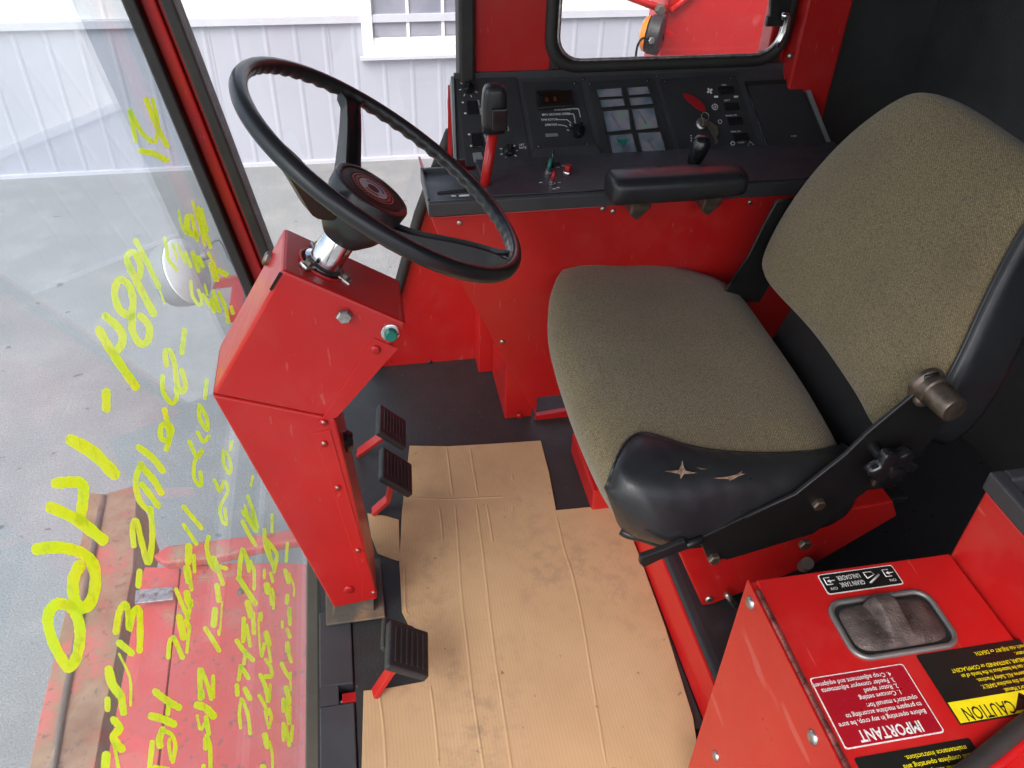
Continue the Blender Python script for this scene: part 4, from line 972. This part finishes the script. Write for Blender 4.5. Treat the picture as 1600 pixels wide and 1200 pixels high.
# vinyl back shell with a side band along the near edge
loft('backrest_shell', BO, [(.05, -.098), (.02, -.094), (.008, -.080), (.008, -.060)], frb, M['vinyl'], seat)
nb = len(BO)
band = loft('side_band', BO, [(.010, -.100), (-.006, -.096), (-.009, -.086), (-.009, -.030), (-.006, -.014), (.000, -.010)], frb, M['vinyl'], seat, idx=list(range(s0 - 6, s1_ + 1)), thick=.005)
tube('backrest_piping', [frb(BO[i][0], BO[i][1], -.010) for i in range(s0 - 6, s1_ + 1)], .003, M['vinyl'], band, seg=6)
# hinge side plates, one on each side of the seat
for (yy, q_) in ((.738, [(1090, 838), (1102, 866), (1135, 870), (1268, 830), (1330, 778), (1436, 704), (1486, 640), (1488, 602), (1462, 580), (1443, 584), (1432, 602), (1420, 615), (1352, 672), (1318, 706), (1240, 768), (1160, 804)]),
               (1.262, [(1236, 308), (1212, 312), (1194, 345), (1168, 398), (1140, 440), (1120, 470), (1185, 470), (1215, 420), (1250, 340)])):
    q = [at(PY(yy), *p) for p in q_]
    sp_ = prism('hinge_plate', q, (0, -.006, 0), M['black_steel'], seat, bevel=.0015)
    tube('plate_edge', [p + Vector((0, -.006, 0)) for p in (q[8:] if yy < 1 else q[:5])], .0028, M['black_steel'], sp_, seg=6)
    if yy < 1: NPLT = sp_
pv = at(PY(.735), 1449, 604)
piv = lathe('pivot_boss', [(.026, 0), (.026, .006), (.021, .010), (.021, .020), (.0185, .022), (.0185, .055), (.0165, .058)], pv + Vector((0, .006, 0)), (.10, -1, .02), M['brown_steel'], seat, seg=26)
screw('pivot_bolt', at(PY(.731), 1437, 622), (0, -1, 0), .010, M['brown_steel'], NPLT, h=.012)
kc = at(PY(.700), 1386, 722)
V = []; F = []; NK = 48
for (h_, k) in ((0, .82), (.004, 1), (.016, 1), (.020, .82)):
    for i in range(NK):
        a = 2 * math.pi * i / NK; r_ = .0315 * k * (1 + .15 * math.cos(a * 6))
        V.append(kc + Vector((math.cos(a) * r_, -h_, math.sin(a) * r_)))
for j in range(3):
    for i in range(NK): F.append((j * NK + i, j * NK + (i + 1) % NK, (j + 1) * NK + (i + 1) % NK, (j + 1) * NK + i))
F.append(list(range(NK))); F.append(list(range(3 * NK, 4 * NK)))
kb_ = obj('adjuster_knob', V, F, M['gloss'], seat, smooth=True); sharp(kb_, 50)
cyl('knob_stem', kc, kc + Vector((-.004, .036, 0)), .008, M['black_steel'], kb_)
lathe('knob_hub', [(.010, .020), (.010, .024), (.007, .026)], kc, (0, -1, 0), M['gloss'], kb_)
for p in [(1115, 871), (1278, 786), (1256, 848)]: screw('plate_bolt', at(PY(.7318), *p), (0, -1, 0), .010, M['brown_steel'], NPLT, h=.008, hexhead=True)
# recline lever paddle
tube('recline_lever', [at(PY(.728), *p) for p in [(1098, 842), (1078, 850), (1062, 856)]], .006, M['black_steel'], seat, seg=8)
pdl = prism('lever_paddle', [at(PY(.722), *p) for p in [(1072, 846), (1076, 858), (1030, 876), (1006, 888), (1000, 882), (1001, 872), (1030, 862)]], (0, .010, 0), M['black_steel'], seat, bevel=.002)
# red pedestal with sloping side plate
YP = .79; pp = PY(YP)
prism('pedestal', [at(pp, 1030, 800), at(pp, 1062, 868), Vector((at(pp, 1098, 945).x, YP, .0755)), at(pp, 1112, 945), at(pp, 1268, 884), at(pp, 1402, 806), at(pp, 1396, 784), at(pp, 1300, 800), at(pp, 1262, 760)], (0, .40, 0), M['red'], seat, bevel=.003)
for p in [(1108, 936)]: screw('rivet', at(pp, *p), (0, -1, 0), .0075, M['steel'], seat)
tube('slide_rod', [at(PY(.772), 1135, 928), at(PY(.772), 1150, 948)], .005, M['steel'], seat, seg=8)
cyl('slide_knob', at(PY(.78), 1255, 885), at(PY(.76), 1262, 880), .010, M['rust_and_shade'], seat)
bounds('seat_pan', .60, .82, .80, 1.20, .262, .276, M['black_steel'], seat, bevel=.004)
prism('back_bracket', [(.70, .82, .277), (.80, .82, .277), (.80, .82, .46), (.76, .82, .46)], (0, .33, 0), M['black_steel'], seat, bevel=.004)
bounds('suspension_box', .56, .78, .84, 1.22, .076, .26, M['black_steel'], seat, bevel=.004)

# ================================================================== LEFT HAND BOX
LB = .51; bx0, bx1, by0, by1 = .377, .616, .14, .519
lb = thing('control_box', 'red hinged control box with decals and recessed handle beside the seat', 'control box', (.5, .35, .074))
bounds('body', bx0 + .001, bx1 - .001, by0, by1 - .001, .0745, LB - .006, M['red'], lb, bevel=.002)
lidb = bounds('lid', bx0 + .006, bx1 - .002, by0, by1 - .004, LB - .0055, LB, M['red'], lb, bevel=.0012)
LBP = PZ(LB)
bounds('front_fold', bx0 - .0015, bx0 + .0008, by0, by1 + .001, .0745, LB - .004, M['red'], lb, bevel=.0005)
HINGE = simple('hinge_metal', (.34, .10, .09), .35, metal=.6, vscale=60, var=.6)
for k in range(26):
    y_ = by1 - .018 - k * .0125
    if y_ < by0 + .01: break
    cyl('hinge_knuckle', (bx0 + .0015, y_, LB + .001), (bx0 + .0015, y_ - .0118, LB + .001), .0027, HINGE, lb, seg=10)
for p in [(1173, 942), (1271, 1152)]: screw('rivet', at(PX(bx0 - .0015), *p), (-1, 0, 0), .0075, M['steel'], lb)
screw('rivet', at(PX(bx0 - .0015), 1119, 1181), (-1, 0, 0), .0070, M['steel'], lb)
for p in [(1445, 866)]: pass
# recessed latch handle
def rrect(c, ux, uy, a, b, r, n=6):
    out = []
    for (sx, sy, a0) in ((1, 1, 0), (-1, 1, 90), (-1, -1, 180), (1, -1, 270)):
        for i in range(n + 1):
            t = R(a0 + 90 * i / n); out.append(Vector(c) + ux * (sx * (a - r) + r * math.cos(t)) + uy * (sy * (b - r) + r * math.sin(t)))
    return out
hc = sum([at(LBP, *p) for p in [(1293, 950), (1452, 924), (1486, 1003), (1342, 1030)]], Vector()) / 4
ux = Vector((1, 0, 0)); uy = Vector((0, 1, 0)); hw, hh = .057, .0335
prism('handle_dish', rrect(hc, ux, uy, hw + .0015, hh + .0015, .016), (0, 0, .0008), M['hole'], lb)
tube('handle_rim', rrect(hc + Vector((0, 0, .001)), ux, uy, hw, hh, .016, 8), .0032, simple('dull_zinc', (.26, .25, .24), .5, metal=.7), lb, closed=True, seg=8)
hmat = simple('worn_handle', (.105, .080, .072), .48, metal=.3, bumps=(420, .8, .0012), vscale=60, var=.5, specks=((.17, .13, .11), 260, .66))
V = []; F = []; NX, NY = 56, 28
for i in range(NX + 1):
    for j in range(NY + 1):
        a = -1 + 2 * i / NX; b = -1 + 2 * j / NY
        q = 5; rr = (abs(a) ** q + abs(b) ** q) ** (1 / q); k = max(abs(a), abs(b)) / rr if rr > 1e-6 else 1
        x_ = a * k * (hw - .006); y_ = b * k * (hh - .006); m_ = max(abs(a), abs(b))
        z_ = .0062 * (1 - m_ ** 6)
        xr = x_ + .002; rg_ = max(0, min(1, (.0145 - abs(xr + y_ * .15)) / .0042)) * max(0, min(1, (y_ + hh * .62) / (hh * 1.0)))
        V.append(hc + Vector((x_, y_, .0008 + z_ + .0150 * max(0, rg_) * (1 - m_ ** 16))))
for i in range(NX):
    for j in range(NY): a = i * (NY + 1) + j; F.append((a, a + 1, a + NY + 2, a + NY + 1))
obj('latch_handle', V, F, hmat, lb, smooth=True)
# decals
DU, DV = Vector((-1, 0, 0)), Vector((0, -1, 0))
def decal(name, p_tl, p_br, mat, border=None):
    """flat sticker; corners as read by the driver's side (photo upside down)"""
    a, b_ = at(LBP, *p_tl), at(LBP, *p_br); x0_, x1_ = sorted((a.x, b_.x)); y0_, y1_ = sorted((a.y, b_.y))
    c = Vector(((x0_ + x1_) / 2, (y0_ + y1_) / 2, LB + .0002)); hx, hy = (x1_ - x0_) / 2, (y1_ - y0_) / 2
    if border:
        o = prism(name, rrect(c, ux, uy, hx, hy, .003, 3), (0, 0, .0003), border, lb)
        prism('decal_field', rrect(c + Vector((0, 0, .0003)), ux, uy, hx - .0013, hy - .0013, .0024, 3), (0, 0, .0003), mat, o)
    else: o = prism(name, rrect(c, ux, uy, hx, hy, .002, 3), (0, 0, .0006), mat, lb)
    return o, x0_, x1_, y0_, y1_
TZ = LB + .0011
def dtext(s, x, y, size, par, mat, align='LEFT', sx=1, bold=0, fit=None): return text('decal_lettering', s, (x, y, TZ), DU, DV, size, M[mat], par, align, sx, bold, 1.0, fit)
# "grain tank unloader"
d, x0, x1, y0, y1 = decal('unloader_decal', (1276, 899), (1413, 913), M['decal_black'], M['print'])
W_ = x1 - x0; H_ = y1 - y0
a, b_ = at(LBP, 1268, 897), at(LBP, 1413, 900)
ym = (y0 + y1) / 2
dtext('GRAIN TANK', x0 + W_ * .37, ym - .0010, .0085, d, 'print', 'CENTER', 1, .01, W_ * .32); dtext('UNLOADER', x0 + W_ * .37, ym + .0078, .0085, d, 'print', 'CENTER', 1, .01, W_ * .30)
def dline(pts, par, r=.0007, mat='print'): tube('decal_symbol', [Vector((p[0], p[1], TZ - .0004)) for p in pts], r, M[mat], par, seg=5)
for xx, s_ in ((x0 + W_ * .11, 'OFF'), (x1 - W_ * .11, 'ON')):
    dtext(s_, xx, ym - .0050, .0050, d, 'print', 'CENTER')
    dline([(xx + .002, ym - .001), (xx - .005, ym - .001), (xx - .005, ym + .008), (xx + .002, ym + .008)], d); dline([(xx + .006, ym + .0035), (xx - .002, ym + .0035)], d); dline([(xx + .001, ym + .0015), (xx - .002, ym + .0035), (xx + .001, ym + .0055)], d)
xs_ = x0 + W_ * .66
dline([(xs_ - .002, ym - .004), (xs_ - .007, ym - .007), (xs_ + .009, ym + .003)][::-1], d, .0013); dline([(xs_ - .006, ym + .000), (xs_ + .004, ym + .004), (xs_ + .002, ym + .008), (xs_ - .007, ym + .008), (xs_ - .006, ym + .000)], d)
# "important"
d, x0, x1, y0, y1 = decal('important_decal', (1410, 1037), (1321, 1172), M['decal_red'], M['print'])
W_ = x1 - x0; H_ = y1 - y0
def row(t): return y1 - H_ * t
dtext('IMPORTANT', (x0 + x1) / 2, row(.80), .0158, d, 'print', 'CENTER', .72, .02)
for s, t, ind in (('Before operating in any crop, be sure', .665, 0), ('to prepare machine according to', .565, 0), ("operator's manual for:", .47, 0), ('1. Concave setting', .36, .012), ('2. Rotor speed', .27, .012), ('3. Feeder conveyor adjustments', .18, .012), ('4. Crop adjustment and equipment', .09, .012)):
    dtext(s, x1 - .006 - ind, row(t), .0068, d, 'print', 'LEFT', .86, .012)
# "caution"
x0 = at(LBP, 1434, 1030).x; x1 = x0 + .130; y1 = at(LBP, 1434, 1030).y + .004; y0 = at(LBP, 1498, 1134).y
d = prism('caution_decal', rrect(((x0 + x1) / 2, (y0 + y1) / 2, LB + .0002), ux, uy, (x1 - x0) / 2, (y1 - y0) / 2, .002, 3), (0, 0, .0006), M['decal_black'], lb)
H_ = y1 - y0
prism('decal_field', [(x0 + .0015, y0 + .0015, LB + .0008), (x1 - .0015, y0 + .0015, LB + .0008), (x1 - .0015, y0 + H_ * .30, LB + .0008), (x0 + .0015, y0 + H_ * .30, LB + .0008)], (0, 0, .0002), M['yellow'], d)
dtext('CAUTION', x0 + .036, y0 + H_ * .20, .0190, d, 'decal_black', 'CENTER', .62, .012)
tcx = x0 + .076
prism('decal_symbol', [(tcx - .016, y0 + .004, LB + .001), (tcx + .016, y0 + .004, LB + .001), (tcx, y0 + H_ * .28, LB + .001)][::-1], (0, 0, .0001), M['decal_black'], d)
dtext('!', tcx, y0 + H_ * .22, .015, d, 'yellow', 'CENTER', 1, .03)
for k, s in enumerate(["Read the Operator's Manual.", 'Learn to operate this machine SAFELY.', 'Be alert. Observe ALL Safety Practices.', 'Machines can be hazardous in the hands of an', 'UNFAMILIAR, UNTRAINED or COMPLACENT', 'operator.', "Don't risk INJURY or DEATH."]):
    dtext(s, x1 - .012, y0 + H_ * .36 + k * H_ * .092, .0060, d, 'yellow', 'LEFT', .78, .012)
# lower partly visible notice
x0 = at(LBP, 1330, 1178).x; y1 = at(LBP, 1330, 1186).y; x1 = x0 + .115; y0 = y1 - .05
d = prism('notice_decal', rrect(((x0 + x1) / 2, (y0 + y1) / 2, LB + .0002), ux, uy, (x1 - x0) / 2, (y1 - y0) / 2, .002, 3), (0, 0, .0006), M['decal_black'], lb)
for k, s in enumerate(['II. Refer to operator\'s manual', 'for personal safety messages', 'and complete operating and', 'maintenance instructions.']):
    dtext(s, x1 - .008, y1 - .006 - (3 - k) * .0075, .0066, d, 'yellow', 'LEFT', .9, .01)
# raised side of the box with its black topped tray
up_ = prism('side_upright', [(bx1 + .001, .14, .0745), (bx1 + .001, by1 + .001, .0745), (bx1 + .004, by1 - .001, .607), (bx1 + .004, .14, .607)], (.16, 0, 0), M['red'], lb, bevel=.003)
bounds('tray_rim', bx1 + .001, bx1 + .017, .14, by1 + .003, .6075, .632, M['black'], lb, bevel=.003)
bounds('tray_rim', bx1 + .0175, bx1 + .17, by1 - .012, by1 + .003, .6075, .632, M['black'], lb, bevel=.003)
bounds('tray_bottom', bx1 + .018, bx1 + .165, .14, by1 - .013, .6075, .612, M['panel'], lb)
# ---- door frame rubber crossing the bottom right corner
ds = thing('door_weatherstrip', 'thick black rubber weatherstrip crossing the lower right corner over the decal box', 'weatherstrip', (.60, .30, .511))
tube('strip', [at(PZ(.520), *p) for p in [(1650, 1092), (1600, 1134), (1545, 1178), (1490, 1222), (1400, 1290)]], .009, M['seal'], ds, seg=12)
tube('lip', [at(PZ(.5175), *p) for p in [(1650, 1112), (1610, 1150), (1560, 1192), (1500, 1240)]], .006, M['red_plastic'], ds, seg=8)

# ================================================================== FLOOR: CARDBOARD
cz = .0065
crd = thing('cardboard_sheet', 'stained flattened brown cardboard lying on the cab floor between seat and pedals', 'cardboard', (.2, 1.1, .004))
co = [(640, 696), (700, 697), (770, 693), (845, 688), (858, 738), (869, 797), (920, 792), (968, 788), (1000, 870), (1040, 980), (1083, 1120), (1100, 1230), (1130, 1320), (560, 1320), (565, 1200), (568, 1079), (610, 1074), (664, 1064), (655, 1010), (628, 955), (624, 880), (628, 800)]
plate('sheet', co, PZ(.0045), .004, M['card'], crd, bevel=.0008)
plate('torn_flap', [(574, 802), (602, 806), (623, 812), (625, 876), (612, 872), (590, 864), (580, 838)], PZ(.0045), .003, M['card'], crd)
cpl = PZ(.0086)
def crease(pts, r=.0018):
    P = [at(cpl, *p) for p in pts]; P = catmull(P, 4); V = []; F = []
    for i, p in enumerate(P):
        t = (P[min(len(P) - 1, i + 1)] - P[max(0, i - 1)]).normalized(); s = Vector((-t.y, t.x, 0)); k = 0.15 if i in (0, len(P) - 1) else 1
        V += [p - s * r * 1.7 * k, p + Vector((0, 0, r * .48 * k)), p + s * r * 1.7 * k]
    for i in range(len(P) - 1):
        a = 3 * i; F += [(a, a + 1, a + 4, a + 3), (a + 1, a + 2, a + 5, a + 4)]
    return obj('crease', V, F, M['card'], crd)
for c in ([(698, 698), (703, 740), (708, 776)], [(711, 786), (716, 850), (721, 930), (728, 990), (738, 1080), (756, 1200), (765, 1260)],
          [(734, 698), (740, 735), (747, 776)], [(744, 784), (754, 860), (762, 930), (770, 1000), (783, 1090), (800, 1200), (808, 1260)],
          [(630, 776), (690, 780), (745, 778), (790, 776)], [(760, 786), (766, 820), (770, 850)], [(686, 790), (690, 820), (692, 850)],
          [(869, 805), (882, 860), (895, 900), (910, 970), (925, 1060), (948, 1200)], [(672, 1068), (680, 1130), (686, 1200)],
          [(592, 1082), (600, 1140), (604, 1210)], [(632, 880), (634, 950), (640, 960)], [(802, 790), (800, 800)], [(800, 740), (801, 752)]): crease(c)

# ================================================================== PEDALS
def pedal(label, c, axu, L, Wd, armpts, ribs, tilt, group='foot pedals'):
    t = thing('foot_pedal', label, 'pedal', (armpts[0].x, armpts[0].y, .01), group)
    v = Vector((math.cos(R(tilt)), 0, -math.sin(R(tilt)))); uu = Vector((0, 1, 0)); uu = (uu + v * axu).normalized(); n = uu.cross(v); n = n if n.z > 0 else -n
    pd = box('pad', c, (Wd, L, .014), M['rubber'], t, ax=(uu, v, n), bevel=.004, seg=3)
    for k in range(ribs):
        o_ = -L * .34 + L * .68 * k / (ribs - 1)
        box('tread', c + v * o_ + n * .0072, (Wd * .74, L * .045, .0035), M['rubber'], pd, ax=(uu, v, n), bevel=.0008)
    for i in range(len(armpts) - 1):
        a, b_ = armpts[i], armpts[i + 1]; d_ = (b_ - a); e = d_.normalized(); s = Vector((0, 1, 0)); s = (s - e * s.dot(e)).normalized()
        box('arm', (a + b_) / 2, (d_.length, .020, .008), M['red'], t, ax=(e, s, e.cross(s)), bevel=.001)
    return t, pd, n, v, uu
cA = at(PZ(.150), 611, 668); cB = at(PZ(.150), 618, 738)
pedal('black ribbed rubber pedal on red arm, farther of the twin brake pedals', cA, .10, .070, .088, [at(PZ(.01), 560, 708) + Vector((0, 0, 0)), cA + Vector((-.012, 0, -.014))], 7, 46)
pedal('black ribbed rubber pedal on red arm, nearer of the twin brake pedals', cB, .10, .074, .086, [at(PZ(.01), 583, 800), at(PZ(.045), 606, 780), cB + Vector((-.006, .0, -.012))], 7, 46)
cC = at(PZ(.115), 636, 1016)
t3, pd3, n3, v3, u3 = pedal('worn square black pedal low at the column foot above the cardboard', cC, .12, .074, .086, [at(PZ(.008), 585, 1085), at(PZ(.05), 612, 1045), cC + Vector((-.006, -.004, -.012))], 6, 38)
box('pad_back', cC - n3 * .012 + u3 * .028 - v3 * .010, (.06, .058, .010), M['rubber'], t3, ax=(u3, v3, n3), bevel=.004, seg=3)

# ================================================================== OUTSIDE: FEEDER HOUSE, HEADER, LAMPS, TANK
fd = thing('feeder_house', 'weathered pink red feeder house top in front of the cab below the writing', 'feeder house', (-.5, 1.2, -.75))
FPl = Plane((-.22, 0, -.50), (-.22, 0, 1))
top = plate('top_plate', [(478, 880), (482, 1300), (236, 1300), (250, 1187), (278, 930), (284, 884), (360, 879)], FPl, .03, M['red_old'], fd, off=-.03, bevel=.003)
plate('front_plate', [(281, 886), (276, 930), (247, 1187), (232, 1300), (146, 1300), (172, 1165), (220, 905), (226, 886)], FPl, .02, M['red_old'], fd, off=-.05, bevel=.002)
sideq = [at(FPl, 240, 862), at(FPl, 470, 838)]
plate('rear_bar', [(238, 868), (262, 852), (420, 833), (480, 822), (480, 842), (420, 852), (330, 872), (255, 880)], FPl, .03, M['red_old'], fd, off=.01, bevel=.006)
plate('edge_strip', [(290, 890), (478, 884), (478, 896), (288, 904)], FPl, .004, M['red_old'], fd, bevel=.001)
plate('slotted_strap', [(212, 922), (270, 916), (271, 936), (210, 943)], FPl, .006, M['steel'], fd, bevel=.001)
for p in [(222, 931), (243, 929), (266, 925)]: screw('strap_hole', at(FPl.up(.0062), *p), FPl.n, .006, M['rust_and_shade'], fd, h=.002)
screw('bolt', at(FPl, 376, 925), FPl.n, .010, M['rust_and_shade'], fd)
plate('near_seal', [(481, 880), (487, 880), (492, 1300), (484, 1300)], FPl, .012, M['seal'], fd)
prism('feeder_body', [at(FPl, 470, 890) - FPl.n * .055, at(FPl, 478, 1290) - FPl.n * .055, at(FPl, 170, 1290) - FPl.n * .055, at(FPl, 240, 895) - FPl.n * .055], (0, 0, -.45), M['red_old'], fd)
hb_ = thing('header_beam', 'rusty brown header back beam with peeling red paint beyond the feeder house', 'header', (-.95, 1.8, -1.3))
HPl = PZ(-1.0)
plate('beam_top', [(162, 772), (214, 757), (208, 890), (190, 980), (160, 1130), (130, 1300), (66, 1300), (95, 1120), (138, 900)], HPl, .02, M['rust'], hb_, bevel=.003)
plate('beam_edge', [(140, 770), (162, 772), (138, 900), (95, 1120), (66, 1300), (25, 1300), (62, 1120), (118, 890)], PZ(-1.02), .018, M['rust'], hb_, bevel=.003)
tube('beam_lip', [at(PZ(-.975), *p) for p in [(161, 775), (138, 900), (96, 1120), (67, 1300)]], .010, M['rust_and_shade'], hb_, seg=8)
prism('beam_web', [at(HPl, 162, 775), at(HPl, 214, 760), at(HPl, 130, 1290), at(HPl, 66, 1290)], (0, 0, -.35), M['rust'], hb_)
bounds('beam_stand', -.98, -.90, 2.0, 2.1, GZ, -1.3, M['rust'], hb_)

lamp = thing('work_lamp', 'round grey work lamp with white back hanging outside the windshield corner', 'lamp', (-.40, 1.88, .13))
lc = at(PY(1.92), 292, 424); ld = Vector((.88, -.27, .40)).normalized()
lathe('housing', [(.055, -.060), (.078, -.050), (.084, -.02), (.085, 0)], lc, ld, M['grey'], lamp, seg=32)
lathe('back_shell', [(.084, .001), (.083, .005), (.070, .014), (.045, .022), (.018, .026)], lc, ld, simple('white_enamel', (.74, .75, .75), .22, coat=.4), lamp, seg=32)
lathe('rear_nut', [(.010, .030), (.010, .046), (.006, .05)], lc + Vector((.02, 0, .03)), ld, M['grey'], lamp)
tube('cable', catmull([lc + Vector((.05, 0, .055)), lc + Vector((.085, .03, .065)), lc + Vector((.10, .03, .01)), lc + Vector((.115, .02, -.02))], 6), .002, M['grey'], lamp, seg=6)
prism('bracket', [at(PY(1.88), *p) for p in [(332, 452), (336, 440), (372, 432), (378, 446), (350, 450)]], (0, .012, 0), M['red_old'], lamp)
bounds('bracket_stay', at(PY(1.88), 365, 440).x, at(PY(1.88), 385, 440).x, 1.72, 1.893, at(PY(1.88), 365, 448).z, at(PY(1.88), 365, 436).z, M['red'], lamp)

tank = thing('grain_tank', 'bright red grain tank side seen through the far side window', 'grain tank', (1.3, 2.6, -.4))
TY = 2.7; tx = at(PY(TY), 1034, 60).x
prism('tank_wall', [(tx, TY, -.9), (tx, TY, 1.9), (3.2, TY, 1.9), (3.2, TY, -.9)], (0, .16, 0), M['red'], tank, bevel=.010)
tube('tank_stay', [at(PY(TY - .06), 940, -22), at(PY(TY - .04), 1028, 12), at(PY(TY - .01), 1042, 14)], .012, M['red'], tank, seg=8)
tube('tank_stay', [at(PY(TY - .01), 1048, 18), at(PY(TY - .01), 1090, -18)], .010, M['red'], tank, seg=8)
screw('stay_bolt', at(PY(TY - .05), 1030, 14), (0, -1, 0), .017, M['rust_and_shade'], tank, h=.024, hexhead=True)
bounds('tank_strap', at(PY(TY - .01), 1038, 5).x, at(PY(TY - .01), 1043, 5).x, TY - .015, TY - .001, at(PY(TY - .01), 1040, 40).z, 1.2, M['red_old'], tank)
AY = TY - .10
al = thing('amber_lamp', 'round amber marker lamp on the red tank edge outside the side window', 'lamp', tuple(at(PY(AY), 1025, 55)))
ac = at(PY(AY), 1013, 53); aax = Vector((-.86, .50, .05)).normalized()
lathe('base', [(.050, 0), (.058, .006), (.058, .040), (.050, .044)], ac, -aax, M['rubber'], al, seg=28)
lathe('lens', [(.054, .001), (.052, .010), (.040, .020), (.014, .026)], ac, aax, M['amber'], al, seg=28)
screw('mount_bolt', at(PY(AY - .06), 1018, 63), (0, -1, 0), .011, M['steel'], al, hexhead=True)
tube('wire', catmull([at(PY(AY - .06), *p) for p in [(1014, 62), (1004, 60), (996, 72), (993, 92)]], 5), .0035, M['hole'], al, seg=6)
bounds('mount_arm', tx - .03, tx + .004, AY, AY + .11, ac.z - .02, ac.z - .005, M['red'], al)
